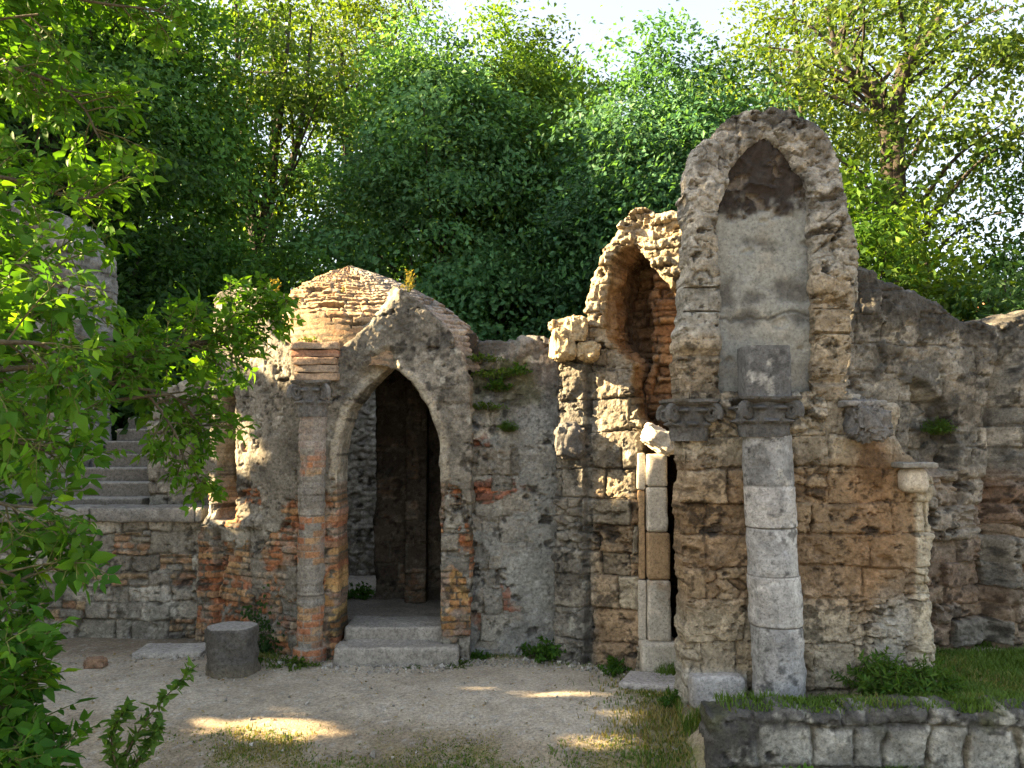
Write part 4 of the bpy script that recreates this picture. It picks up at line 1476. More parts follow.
def leaf_quads(rs, p, size, ratio=.55, up=.8, col=None, droop=.3, bn=None):
    """one folded four-cornered leaf per point"""
    n = len(p)
    nr = unit(rs.normal(size=(n, 3)) + np.array([0, 0, up * 2]))
    if bn is not None:
        nr = unit(rs.normal(size=(n, 3)) * .5 + bn)
    d = unit(np.cross(nr, rs.normal(size=(n, 3))) + np.array([0, 0, -droop]))
    s = unit(np.cross(d, nr))
    L = (size * rs.uniform(.65, 1.25, n))[:, None]
    w = L * ratio * .5
    up_ = np.cross(s, d)
    v = np.stack([p, p + d * L * .45 + s * w + up_ * L * .09, p + d * L, p + d * L * .45 - s * w + up_ * L * .09], 1).reshape(-1, 3)
    i = np.arange(n)[:, None] * 4
    f = np.concatenate([i + np.array([0, 1, 2]), i + np.array([0, 2, 3])])
    return v, f, np.repeat(col, 4, 0)


def leaf_shaped(p, d, nr, L, ratio, col, curl=.12):
    """eight-cornered pointed leaf folded at its midrib"""
    d, nr = unit(d), unit(nr)
    s = unit(np.cross(d, nr))
    nr = np.cross(s, d)
    L = L[:, None]
    w = L * ratio * .5
    def pt(a, b, h):
        return p + d * L * a + s * w * b + nr * L * h
    v = np.stack([pt(0, 0, 0), pt(.28, 1.0, .05), pt(.62, .72, .03 - curl * .3), pt(1, 0, -curl), pt(.62, -.72, .03 - curl * .3), pt(.28, -1.0, .05), pt(.3, 0, -.03), pt(.64, 0, -.05 - curl * .3)], 1).reshape(-1, 3)
    i = np.arange(len(p))[:, None] * 8
    f3 = np.concatenate([i + np.array(x) for x in ((0, 1, 6), (2, 3, 7), (3, 4, 7), (5, 0, 6))])
    f4 = np.concatenate([i + np.array(x) for x in ((1, 2, 7, 6), (4, 5, 6, 7))])
    return v, [f3, f4], np.repeat(col, 8, 0)


def green(rs, n, a=C(.030, .075, .014), b=C(.075, .13, .022)):
    return a[None] + (b - a)[None] * rs.rand(n, 1) ** 1.2 * rs.uniform(.7, 1.25, (n, 1))


def clump_points(rs, ctr, n, sx, sz):
    """a ragged pad of leaf positions"""
    g = rs.normal(size=(n, 3)) * np.array([sx, sx, sz])
    g[:, 2] -= 0.25 * (g[:, 0] ** 2 + g[:, 1] ** 2) / max(sx, .1)
    return ctr + g


def near_ray(p, a, r):
    """points lying in a beam that runs from a towards the sun"""
    v = p - a
    t = v @ SUN_DIR
    return (t > 0) & (np.linalg.norm(v - t[:, None] * SUN_DIR, axis=1) < r)


BEAMS = []     # (spot in the scene, radius): gaps cut in the unseen canopy to steer sun onto chosen spots


def make_tree(name, base, H, rad, z0, seed, label, leaf=.115, nclump=170, per=230, trunk_r=.16, tint=(1, 1, 1), lean=(0, 0), split=None, hollow=.35,
              a=C(.030, .075, .014), b=C(.075, .13, .022), sx=.36, sz=.14, beams=False, group=None, cat='tree', limbs=26, yr=None, shape=1.0, keep=None, fork_z=None):
    rs = np.random.RandomState(seed)
    base = np.array(base, float)
    t = thing(name, tuple(base), label, cat, group)
    ctr = base + np.array([lean[0], lean[1], z0 + (H - z0) * .5])
    ry = yr or rad
    d = unit(rs.normal(size=(nclump, 3)))
    r = rs.uniform(hollow, 1, nclump) ** .5
    # uneven outline: some directions bulge, some fall short
    bul = 1 + .5 * fbm(d, 2.2, 3, seed)
    taper = 1 - .25 * shape * np.maximum(d[:, 2], 0)
    cl = ctr + d * (r * bul)[:, None] * np.stack([rad * taper, ry * taper, np.full(nclump, (H - z0) * .5)], 1)
    if keep is not None:
        cl = cl[keep(cl)]
    W = Bag()
    stems = []
    fork = base + np.array([lean[0] * .3, lean[1] * .3, max(.8, z0 + (H - z0) * .12)])
    if split:
        for k in range(split):
            an = 2 * np.pi * k / split + .4
            tip = ctr + np.array([math.cos(an) * rad * .45, math.sin(an) * rad * .3, (H - z0) * rs.uniform(.25, .42)])
            off = np.array([math.cos(an), math.sin(an), 0]) * trunk_r * .4
            fz = (fork_z or z0) * rs.uniform(.85, 1.1)
            pts = spline([base + off + [0, 0, -.2], base + off * .9 + [0, 0, fz * .5], base + off * 1.2 + [0, 0, fz], (base + [0, 0, fz]) * .45 + tip * .55 + off * 2 + rs.normal(size=3) * .1, tip], 30)
            stems.append(pts)
            W.add(*tube(pts, np.linspace(trunk_r * .62, .02, 30), 8), C(.04, .034, .027))
    else:
        tip = ctr + np.array([0, 0, (H - z0) * .38])
        pts = spline([base + [0, 0, -.2], fork + rs.normal(size=3) * .06, ctr + rs.normal(size=3) * .15, tip], 30)
        stems.append(pts)
        W.add(*tube(pts, np.linspace(trunk_r, .025, 30), 10), C(.04, .034, .027))
    for k in rs.permutation(len(cl))[:limbs]:
        st = stems[rs.randint(len(stems))]
        low = st[st[:, 2] < cl[k][2] - .2]
        if len(low) < 5:
            continue
        j = min(len(low) - 1, rs.randint(int(len(low) * (.62 if split else .33)), len(low)))
        a0 = low[j]
        mid = (a0 + cl[k]) / 2 + np.array([0, 0, .12 * np.linalg.norm(cl[k] - a0)]) + rs.normal(size=3) * .12
        pts = spline([a0, mid, cl[k]], 12)
        W.add(*tube(pts, np.linspace(trunk_r * (.2 if split else .34) * (1 - .6 * j / len(st)), .007, 12), 6), C(.04, .034, .027))
    W.build('trunk', M_BARK, parent=t)
    pts, cols, bns = [], [], []
    for c0 in cl:
        k_ = rs.uniform(.55, 1.45)
        n = int(per * k_ ** 1.6 * rs.uniform(.7, 1.2))
        pp = clump_points(rs, c0, n, sx * k_, sz * k_ * rs.uniform(.7, 1.1))
        pts.append(pp)
        o_ = (c0 - ctr) / np.array([rad, ry, (H - z0) * .5])
        bns.append(np.tile(unit((o_ * .8 + [0, 0, .55] + rs.normal(size=3) * .35)[None]), (n, 1)))
        cols.append(green(rs, n, a, b) * rs.uniform(.55, 1.5))
    pts, cols, bns = np.concatenate(pts), np.concatenate(cols), np.concatenate(bns)
    if beams:
        cut = np.zeros(len(pts), bool)
        for sp, r_ in BEAMS:
            cut |= near_ray(pts, sp, r_)
        pts, cols, bns = pts[~cut], cols[~cut], bns[~cut]
    v, f, c = leaf_quads(rs, pts, leaf, col=cols, bn=bns)
    cr = mk('crown', v, f, M_LEAF, c, parent=t, smooth=False)
    cr.color = (*tint, 1)
    return t


def at(px, Y, z=1.1):
    return (Xat(px, Y), Y, z)


def top(py, Y):
    return Zat(py, Y) - 1.1


# the wood behind the ruin, each tree by itself
G_WOOD = 'trees of the wood behind the ruin'
DK_A, DK_B = C(.026, .07, .018), C(.06, .13, .028)
YG_A, YG_B = C(.060, .115, .014), C(.13, .19, .022)
make_tree('broadleaf_tree', at(128, 13.5), top(-60, 13.5), 1.75, .4, 101, 'tall dark tree between the stone tower and the many-stemmed tree', nclump=250, per=230, a=DK_A * 1.6, b=DK_B * 1.6, group=G_WOOD)
make_tree('broadleaf_tree', at(20, 12.0), top(-90, 12), 2.2, 1.2, 102, 'dark leafy tree directly behind the stone tower', nclump=170, per=200, group=G_WOOD, a=DK_A, b=DK_B)
make_tree('broadleaf_tree', at(256, 16.0), top(-40, 16), 2.0, 4.6, 103, 'slender tree with several bare stems and thin crown, sky showing between its branches', nclump=105, per=130, split=5, fork_z=4.6, trunk_r=.27, limbs=26, group=G_WOOD, hollow=.2, leaf=.13, a=C(.04, .09, .016), b=C(.10, .16, .025))
make_tree('broadleaf_tree', at(440, 15.5), top(22, 15.5), 2.9, .0, 104, 'broad dense green tree rising behind the gatehouse dome', nclump=400, per=240, group=G_WOOD, a=C(.052, .135, .056), b=C(.12, .24, .10), yr=2.0)
make_tree('broadleaf_tree', at(525, 17.0), top(10, 17), 2.0, 2.0, 105, 'taller tree with yellowish top peeping over the broad dense one', nclump=260, per=210, group=G_WOOD, a=C(.05, .115, .022), b=C(.11, .19, .035))
make_tree('broadleaf_tree', at(672, 14.5), top(56, 14.5), 2.0, .2, 106, 'bluish dark green tree directly left of the tall arch top', nclump=270, per=230, group=G_WOOD, a=C(.030, .088, .042), b=C(.074, .165, .074))
make_tree('broadleaf_tree', at(905, 16.0), top(-70, 16), 3.3, 3.1, 107, 'spreading tree with a forked dark trunk and airy crown right of the tall arch', nclump=125, per=150, split=4, fork_z=7.2, trunk_r=.36, limbs=40, hollow=.25, group=G_WOOD, sx=.5, sz=.16, leaf=.14, a=C(.04, .085, .014), b=C(.11, .16, .025))
make_tree('broadleaf_tree', at(805, 19.0), top(-60, 19), 2.3, 4.2, 108, 'yellow-green treetop against the white sky above the tall arch', nclump=90, per=130, group=G_WOOD, hollow=.2, a=YG_A, b=YG_B)
make_tree('broadleaf_tree', at(345, 21.0), top(-60, 21), 2.4, 6.0, 109, 'thin treetop against the bright sky behind the many-stemmed tree', nclump=130, per=150, group=G_WOOD, hollow=.2, a=YG_A * .9, b=YG_B * .9)
make_tree('broadleaf_tree', at(230, 24.0), top(190, 24), 2.6, .0, 110, 'sunny low tree glowing yellow behind the bare stems', nclump=120, per=170, group=G_WOOD, a=YG_A * 1.1, b=YG_B * 1.2, leaf=.17, sx=.5)
make_tree('broadleaf_tree', at(1090, 15.0), top(100, 15), 1.9, 1.2, 111, 'dark tree at the right border of the wood', nclump=120, per=160, group=G_WOOD, a=DK_A, b=DK_B)

for k, (px, py, r_, lb) in enumerate(((60, -60, 2.6, 'far tree closing the gap behind the stone tower'), (425, 62, 2.9, 'far tree behind the broad dense one, over the gatehouse'), (575, 60, 2.7, 'far tree behind the yellowish topped one'), (700, 66, 2.7, 'far tree behind the bluish one and the tall arch'))):
    make_tree('broadleaf_tree', at(px, 22.5), top(py, 22.5), r_, .0, 170 + k, lb, nclump=210, per=120, leaf=.20, sx=.5, sz=.25, hollow=.1, group=G_WOOD, a=DK_A, b=DK_B)

G_SHR = 'shrubs growing behind the ruined walls'
make_tree('shrub', at(855, 9.6, 1.0), top(150, 9.6), .62, .6, 121, 'slim leafy bush squeezed between the tall arch and the sloping wall', leaf=.10, nclump=70, per=100, trunk_r=.04, sx=.2, sz=.12, limbs=12, group=G_SHR, cat='shrub', a=C(.04, .10, .015), b=C(.09, .16, .025))
make_tree('shrub', at(935, 10.2, 1.0), top(222, 10.2), .85, .5, 122, 'bright yellow-green bush above the sloping wall', leaf=.10, nclump=90, per=110, trunk_r=.04, sx=.22, sz=.12, limbs=12, group=G_SHR, cat='shrub', a=YG_A, b=YG_B)
make_tree('shrub', at(1015, 9.6, 1.0), top(248, 9.6), .6, .5, 123, 'darker green bush right of the yellow-green one', leaf=.10, nclump=60, per=100, trunk_r=.04, sx=.2, sz=.12, limbs=12, group=G_SHR, cat='shrub', a=C(.03, .08, .025), b=C(.07, .13, .04))
make_tree('shrub', at(130, 11.4, 1.1), top(225, 11.4), 1.35, .1, 124, 'dark undergrowth bush at the head of the stairs', leaf=.11, nclump=130, per=140, trunk_r=.05, sx=.3, sz=.16, limbs=12, group=G_SHR, cat='shrub', a=DK_A * .9, b=DK_B * .9)
make_tree('shrub', at(262, 12.2, 1.1), top(262, 12.2), 1.2, .1, 125, 'dark green bush behind the side wall of the gatehouse', leaf=.11, nclump=110, per=140, trunk_r=.05, sx=.28, sz=.16, limbs=12, group=G_SHR, cat='shrub', a=DK_A, b=DK_B)

# unseen trees placed left to shade the ruin; leaves cut away along chosen sunbeams
for (px, py, Y, r_) in ((592, 290, 6.95, .28), (575, 325, 6.98, .2), (625, 280, 6.9, .25), (345, 280, 7.7, .26), (310, 300, 7.8, .26), (375, 275, 7.6, .2), (610, 380, 6.95, .16), (300, 350, 7.2, .16), (612, 248, 6.9, .26), (640, 222, 6.85, .24), (565, 335, 6.95, .18), (600, 330, 6.95, .2), (660, 250, 6.8, .22), (650, 320, 6.9, .14), (675, 320, 6.8, .16),
                       (655, 440, 6.75, .11), (300, 318, 7.6, .22), (340, 300, 7.4, .24), (360, 315, 7.1, .16), (385, 292, 7.05, .14), (325, 340, 7.2, .16), (318, 285, 7.9, .18),
                       (213, 310, 7.7, .2), (222, 430, 7.6, .12), (205, 500, 7.7, .1), (235, 727, 0, .10), (280, 722, 0, .13), (325, 733, 0, .05), (500, 692, 0, .04), (545, 694, 0, .10), (590, 698, 0, .06), (640, 716, 0, .05), (610, 742, 0, .06),
                       (40, 230, 2.8, .2), (30, 60, 3.0, .2), (235, 350, 3.85, .15), (105, 200, 3.0, .25), (120, 50, 3.2, .3), (60, 120, 3.0, .22), (262, 320, 3.9, .12), (90, 285, 2.9, .12), (180, 20, 3.4, .2)):
    BEAMS.append((P(px, py, Y) if Y else ground_at(px, py), r_ + .13 if py > 600 else r_ * 1.5 + .17))
G_SUN = 'unseen trees placed left of the ruin for shade'
k = 0
for (x, y, h, rd) in ((-9.5, 3.0, 8.2, 2.4), (-9.2, 6.2, 9.0, 2.4), (-9.6, 9.2, 9.4, 2.4), (-12.5, 4.6, 9.5, 2.6), (-12.6, 8.4, 10.5, 2.6), (-9.4, 12.4, 9.0, 2.3)):
    make_tree('broadleaf_tree', (x, y, 0), h, rd, .6, 140 + k, 'unseen leafy tree of the shading row left of the ruin', nclump=240, per=130, leaf=.22, sx=.6, sz=.3, hollow=.05, beams=True, group=G_SUN, shape=.2, yr=2.1)
    k += 1

# ================================================================== HOUSE GLIMPSED BEHIND THE BUSHES
hs = thing('house', at(985, 27, 1.1), 'house with an orange tiled roof glimpsed behind the bushes at right', 'house')
hx, hy = Xat(990, 27), 27.0
box_rough('wall', (hx, hy, 2.5), (5, 4, 3.4), M_PLASTER, C(.55, .47, .36), seed=3, bevel=.02, amp=.005, n=20, parent=hs)
n, m = 120, 40
Ug, Vg = np.meshgrid(np.linspace(-2.8, 2.8, n), np.linspace(0, 1, m), indexing='ij')
for sgn, nm in ((-1, 'roof'), (1, 'roof')):
    z = 4.2 + Vg * 2.0 + .05 * np.abs(np.sin(Ug * 14)) - .03 * ((Vg * 14) % 1)
    v = np.stack([hx + Ug, hy + sgn * (1 - Vg) * 2.4, z], -1).reshape(-1, 3)
    c = C(.42, .19, .10)[None] * (1 + .35 * fbm(v, 3, 4, 3))[:, None]
    vv = np.concatenate([v, v - [0, 0, .1]])
    gf = grid_faces(n, m)
    mk(nm, vv, [np.concatenate([gf, gf[:, ::-1] + len(v)])], M_BRICK, np.concatenate([c, c]), parent=hs, label='orange tiled roof slope')
for dx in (-1.2, 1.0):
    f_ = box_rough('window', (hx + dx, hy - 2.0, 2.9), (.8, .08, 1.1), M_MARBLE, C(.6, .58, .52), seed=5, bevel=.02, amp=0, n=8, parent=hs)

# ================================================================== NEAR LEFT: THE BOUGHS HANGING INTO THE VIEW
near = thing('maple_tree', (-3.6, 2.9, -.2), 'leafy tree at the left edge, its bright green boughs hanging into the view', 'tree')
rs = np.random.RandomState(3)
WB, LB = Bag(), Bag()
TR = spline([(-3.6, 2.9, -.3), (-3.5, 2.95, 1.2), (-3.6, 2.85, 2.6), (-3.5, 2.9, 4.6)], 30)
WB.add(*tube(TR, np.linspace(.16, .05, 30), 10), C(.09, .072, .055))


def compound(p, d, size, yel):
    """a stalk with five pointed leaflets"""
    d = d / np.linalg.norm(d)
    upv = np.array([0, 0, 1.0]) + rs.normal(size=3) * .45
    s = np.cross(d, upv); s /= np.linalg.norm(s) + 1e-9
    nr = np.cross(s, d)
    st = size * 1.5
    hang = np.array([0, 0, -.35])
    P_, D_, N_, L_ = [], [], [], []
    stalk = [p, p + d * st * .5 + hang * st * .12, p + d * st + hang * st * .35]
    WB.add(*tube(np.array(stalk), np.array([.0022, .0018, .0014]), 4), C(.10, .13, .03))
    for (t_, sd, l_) in ((.45, 1, .85), (.5, -1, .85), (.85, 1, .95), (.9, -1, .95), (1.0, 0, 1.1)):
        if rs.rand() < .08:
            continue
        q = p + d * st * t_ + hang * st * .35 * t_ * t_
        dd = d * (.45 if sd else 1) + s * sd * .85 + hang * rs.uniform(.3, 1.0) + rs.normal(size=3) * .14
        P_.append(q); D_.append(dd); N_.append(nr + rs.normal(size=3) * .32); L_.append(size * l_ * rs.uniform(.55, 1.25))
    if not P_:
        return
    n = len(P_)
    if rs.rand() < .03:
        yel = 1.6
    c = lerp(C(.030, .10, .012), C(.105, .225, .018), np.full(n, yel)) * rs.uniform(.75, 1.2, (n, 1))
    v, f, c = leaf_shaped(np.array(P_), np.array(D_), np.array(N_), np.array(L_), rs.uniform(.46, .6), c, curl=rs.uniform(.0, .42))
    LB.add(v, f, c)


def bough(ctrl, r0, dens, size, spread=.3, yel=.4, t0=.15, world=False):
    pts = np.array(ctrl, float) if world else np.array([P(*c) for c in ctrl])
    ln = np.sum(np.linalg.norm(np.diff(pts, axis=0), axis=1))
    n = max(12, int(ln / .04))
    b = spline(pts, n)
    b += .012 * np.stack([fbm(b, 5, 2, 1), fbm(b, 5, 2, 2), fbm(b, 5, 2, 3)], 1)
    WB.add(*tube(b, np.linspace(r0, .004, n), 7), C(.085, .075, .05))
    if not world:
        s_ = TR[np.argmin(np.abs(TR[:, 2] - (b[0][2] - .3)))]
        WB.add(*tube(spline([s_, (s_ + b[0]) / 2 + [0, 0, -.03], b[0], b[1]], 16), np.linspace(r0 * 1.7, r0, 16), 7), C(.085, .075, .05))
    m = int(ln * dens * 1.8)
    size = size * .80
    for k in range(m):
        t = t0 + (1 - t0) * (k + rs.rand()) / m
        i = min(n - 2, int(t * n))
        d = b[i + 1] - b[i]
        d /= np.linalg.norm(d)
        sidev = rs.normal(size=3)
        sidev -= d * (sidev @ d)
        sidev /= np.linalg.norm(sidev)
        tw = d * .6 + sidev * .9 + np.array([0, 0, .1])
        l_ = spread * rs.uniform(.35, 1.1)
        e = b[i] + tw * l_
        e[2] -= .1 * l_
        w = spline([b[i], (b[i] + e) / 2 + np.array([0, 0, .05 * l_]), e], 7)
        WB.add(*tube(w, np.linspace(.004, .0018, 7), 4), C(.09, .085, .045))
        for j in range(2, 7):
            for sd in (0, 1):
                if rs.rand() < (.75 if j < 6 else 1.0):
                    dd = unit(rs.normal(size=(1, 3)))[0] * .8 + tw * .7
                    compound(w[j], dd, size * rs.uniform(.7, 1.1), np.clip(yel + rs.normal() * .2, 0, 1))


T_ = TR
bough([(-120, 380, 2.95), (-20, 372, 3.05), (60, 365, 3.2), (150, 352, 3.5), (205, 340, 3.75), (240, 322, 3.95), (262, 306, 4.0)], .012, 22, .06, .16, .45, .25)
bough([(60, 372, 3.2), (120, 385, 3.35), (165, 392, 3.5), (190, 412, 3.6), (206, 432, 3.65)], .008, 20, .06, .16, .45)
bough([(150, 395, 3.4), (172, 430, 3.45), (184, 458, 3.5), (200, 480, 3.5)], .006, 15, .055, .13, .6)
bough([(190, 345, 3.7), (218, 356, 3.8), (240, 366, 3.85)], .006, 24, .055, .13, .55, .1)
bough([(-130, 440, 2.7), (-20, 430, 2.75), (20, 445, 2.85), (45, 452, 2.9)], .010, 12, .07, .26, .35)
bough([(-150, 250, 2.6), (-50, 260, 2.7), (5, 262, 2.8), (45, 270, 2.9), (80, 292, 3.0)], .010, 13, .074, .2, .5)
bough([(-150, 160, 2.8), (-50, 170, 2.9), (20, 180, 3.0), (70, 198, 3.05), (100, 196, 3.1)], .010, 14, .07, .22, .5)
bough([(-150, 60, 2.9), (-50, 60, 3.0), (20, 72, 3.1), (72, 95, 3.2), (98, 138, 3.2)], .010, 14, .07, .22, .55)
bough([(-130, -70, 3.1), (-20, -40, 3.2), (50, -8, 3.3), (110, 6, 3.4), (165, 10, 3.5)], .010, 12, .07, .2, .6)
bough([(-100, 330, 2.5), (-20, 340, 2.55), (40, 345, 2.65), (75, 370, 2.7)], .012, 13, .075, .3, .4)
bough([(-110, 520, 2.5), (-20, 505, 2.55), (10, 508, 2.6), (38, 505, 2.65)], .010, 13, .072, .24, .3)
bough([(-110, 560, 2.4), (-30, 565, 2.45), (0, 572, 2.5), (28, 585, 2.55)], .010, 13, .07, .2, .25)
for k in range(48):
    Y = rs.uniform(3.0, 4.6)
    py = rs.uniform(-60, 470)
    px = rs.uniform(-80, 48 - 50 * sstep(140, 330, np.array(py)))
    bough([(px - 90, py + rs.uniform(-20, 60), Y), (px - 30, py + 10, Y), (px + 25, py, Y)], .006, 10, .07, .24, .3)
WB.build('trunk', M_BARK, parent=near)
LB.build('crown', M_LEAF_NEAR, parent=near, smooth=True)

# low bush at the bottom left and a young sprig standing before it
low = thing('leafy_bush', tuple(P(-40, 760, 2.5) * [1, 1, 0] + [0, 0, -.24]), 'low dark leafy bush at the lower left corner', 'bush')
WB, LB = Bag(), Bag()
b0 = P(-40, 760, 2.5); b0[2] = -.3
for (cx_, cy_, Y) in ((5, 640, 2.4), (-5, 690, 2.3), (15, 740, 2.25), (38, 757, 2.3), (0, 605, 2.5), (-20, 740, 2.2), (8, 668, 2.35)):
    e = P(cx_, cy_, Y)
    bough([b0, (b0 + e) / 2 + [-.03, 0, .12], e], .008, 9, .06, .12, .2, .45, world=True)
WB.build('stem', M_BARK, parent=low)
LB.build('foliage', M_LEAF_NEAR, parent=low)
sp = thing('sapling', tuple(P(118, 800, 2.9) * [1, 1, 0] + [0, 0, -.24]), 'slender young sprig with small leaves leaning right at lower left', 'sapling')
WB, LB = Bag(), Bag()
for c in ([(108, 800, 2.9), (122, 762, 2.92), (146, 720, 2.95), (172, 690, 3.0), (192, 668, 3.02)], [(115, 785, 2.9), (150, 745, 2.95), (160, 722, 2.95)], [(118, 775, 2.9), (112, 735, 2.9), (128, 705, 2.92)]):
    pts = spline([P(*x) for x in c], 36)
    WB.add(*tube(pts, np.linspace(.005, .0012, 36), 5), C(.11, .09, .05))
    for i in range(3, 36):
        for s_ in range(4):
            d = unit(rs.normal(size=(1, 3)))[0] + (pts[min(i + 1, 35)] - pts[i - 1]) * 14
            v, f, cc = leaf_shaped(pts[i][None] + rs.normal(size=(1, 3)) * .006, d[None], rs.normal(size=(1, 3)) + [0, -.3, 1], np.array([rs.uniform(.026, .046)]), .5, lerp(C(.05, .12, .025), C(.11, .20, .04), rs.rand(1)))
            LB.add(v, f, cc)
WB.build('stem', M_BARK, parent=sp)
LB.build('foliage', M_LEAF_NEAR, parent=sp)

# ================================================================== GRASS, WEEDS, IVY
def make_grass():
    rs = np.random.RandomState(17)
    n = 620000
    x = rs.uniform(-3.5, 6.0, n)
    y = rs.uniform(3.4, 7.6, n)
    m = grass_mask(x, y)
    px, py = topix(x, y, gz(x, y))
    dry = (x < .2) & (y < 6)
    keep = (rs.rand(n) < m * np.where(dry, .7, np.where((x < 1.1) & (y < 6.6), .55, .85))) & (px > -20) & (px < 1250) & (py < 800)
    # nothing grows inside the masonry
    keep &= ~((y > 5.62) & (x > 1.12) & (x < 2.95) & (y < 6.5)) & ~((y > 5.08) & (y < 5.47) & (x > 1.1)) & ~((y > 6.6) & (x < 1.6) & (y > 7.22 - .42 * (x - .3)) & (x > .2))
    x, y = x[keep], y[keep]
    n = len(x)
    z = gz(x, y) - .004
    k = 7600
    xw = rs.uniform(1.25, 4.4, k)
    xw = xw[rs.rand(k) < sstep(1.2, 2.3, xw) * .9 + .25]
    yw = 5.13 + .30 * rs.rand(len(xw)) ** .6 - .035 * (xw - 1.2)
    x, y, z = np.concatenate([x, xw]), np.concatenate([y, yw]), np.concatenate([z, np.full(len(xw), W_LOW.uv(850, 715)[1] - .004)])
    n = len(x)
    q = np.stack([x, y, 0 * x], 1)
    tall = np.clip(.7 + .8 * fbm(q, 1.5, 3, 4), .25, 1.8)
    h = rs.uniform(.025, .075, n) * tall * np.where(x > 1.1, 1.45, .85) * np.where((x < .2) & (y < 6), .55, 1)
    an = rs.uniform(0, 2 * np.pi, n)
    ln = rs.uniform(.1, .9, n) * h
    w = rs.uniform(.0028, .0055, n)
    d = np.stack([np.cos(an), np.sin(an), 0 * an], 1)
    s = np.stack([-np.sin(an), np.cos(an), 0 * an], 1)
    b = np.stack([x, y, z], 1)
    mid = b + d * (ln * .35)[:, None] + np.stack([0 * h, 0 * h, h * .6], 1)
    tip = b + d * ln[:, None] + np.stack([0 * h, 0 * h, h], 1)
    v = np.stack([b - s * w[:, None], b + s * w[:, None], mid + s * w[:, None] * .8, mid - s * w[:, None] * .8, tip], 1).reshape(-1, 3)
    i = np.arange(n)[:, None] * 5
    g = np.clip(rs.rand(n) * .6 + .4 * sstep(-.5, .5, fbm(q, 2.3, 3, 8)) - .25 * ((x < .2) & (y < 6)) + .15 * (x > 1.1) - .16 * ((x < 1.1) & (x > .2) & (y < 6.3)), 0, 1)
    c = lerp(C(.27, .23, .085), C(.085, .15, .022), sstep(.1, .5, g)) * rs.uniform(.7, 1.25, (n, 1))
    mk('grass', v, [i + np.array([0, 1, 2, 3]), i + np.array([3, 2, 4])], M_GRASS, np.repeat(c, 5, 0), kind='stuff', label='short patchy grass, green by the column and dry on the path')


make_grass()


def weed_mesh(seed, n, size, spread, height, kind, a, b):
    """a clump of leaves on arching stems round the origin"""
    rs = np.random.RandomState(seed)
    L, W = Bag(), Bag()
    for k in range(n):
        an = rs.uniform(0, 2 * np.pi)
        r = spread * rs.rand() ** .6
        h = height * rs.uniform(.35, 1.0) * (1 - .5 * (r / spread) ** 2)
        base = np.array([.3 * r * math.cos(an), .3 * r * math.sin(an), 0])
        tipp = np.array([r * math.cos(an), r * math.sin(an), h])
        s = spline([base, (base + tipp) / 2 + [0, 0, h * .25], tipp], 8)
        W.add(*tube(s, np.linspace(.003, .001, 8), 4), C(.08, .10, .03))
        for j in range(2, 8):
            for sd in range(2 if kind == 'broad' else 3):
                d = unit(rs.normal(size=(1, 3)))[0] * .9 + (tipp - base) * 1.5 + [0, 0, .1]
                col = lerp(a, b, rs.rand(1))
                v, f, c = leaf_shaped(s[j][None], d[None], (rs.normal(size=3) * .5 + [0, -.2, 1])[None], np.array([size * rs.uniform(.6, 1.2)]), .62 if kind == 'broad' else .3, col)
                L.add(v, f, c)
    return L, W


WEED = {}


def weed(kind, loc, scale, rot, label, group='weeds at the foot of the walls', name='weed_clump'):
    if kind not in WEED:
        sd, n, sz_, spd, ht, kk, a, b = {'leafy': (1, 34, .045, .22, .20, 'broad', C(.03, .085, .014), C(.07, .15, .022)),
                                         'ferny': (2, 95, .036, .23, .24, 'thin', C(.035, .09, .014), C(.09, .16, .03)),
                                         'mat': (3, 46, .030, .26, .09, 'broad', C(.04, .09, .014), C(.10, .16, .03)),
                                         'dry': (4, 16, .035, .10, .26, 'thin', C(.16, .15, .04), C(.30, .24, .07)),
                                         'big': (5, 14, .10, .18, .14, 'broad', C(.06, .15, .02), C(.11, .22, .03))}[kind]
        L, W = weed_mesh(sd, n, sz_, spd, ht, kk, a, b)
        t = thing(name, (0, 0, 0), label, 'weed', group)
        L.build('foliage', M_LEAF_NEAR, parent=t)
        W.build('stem', M_GRASS, parent=t)
        WEED[kind] = t
        r = t
    else:
        t = WEED[kind]
        r = t.copy()
        COL.objects.link(r)
        for ch in list(t.children):
            c = ch.copy()
            COL.objects.link(c)
            c.parent = r
        r['label'] = label
    r.location = loc
    r.rotation_euler = (0, 0, rot)
    r.scale = (scale, scale, scale)
    return r


def on_ground(px, Y, dz=-.01):
    x = Xat(px, Y)
    return (x, Y, float(gz(np.array([x]), np.array([Y]))[0]) + dz)


weed('leafy', on_ground(543, 7.12), 1.0, 0, 'dark leafy weed at the foot of the wall left of the broken arch pilaster')
weed('leafy', on_ground(612, 6.72), .7, 2, 'leafy weed at the foot of the broken arch, beside the pale flagstone')
weed('leafy', on_ground(480, 7.15), .45, 4, 'small green weed right of the doorway steps')
weed('leafy', P(356, 601, 8.55), .95, 1, 'green plant growing inside the doorway')
weed('leafy', on_ground(255, 6.98), .5, 3, 'small green weed right behind the stone stump')
weed('leafy', P(500, 392, 7.45), .7, 5, 'green weed growing high in the middle of the plastered wall right of the gatehouse')
weed('leafy', on_ground(672, 5.95), .55, 1.2, 'bright weed at the left foot of the tall arch')
weed('ferny', on_ground(885, 5.56), 1.5, 0, 'bushy feathery weed right of the big column foot')
weed('ferny', on_ground(922, 5.60), 1.2, 2, 'feathery weed at the right end of the tall arch')
weed('ferny', P(508, 432, 7.24), .45, 1, 'tuft of weed on the plastered wall beside the gatehouse below its mossy top')
weed('ferny', on_ground(820, 5.60), .5, 3, 'small feathery weed tight against the big column')
weed('ferny', P(938, 435, 6.7), .6, 4, 'weed hanging in the crack of the sloping wall')
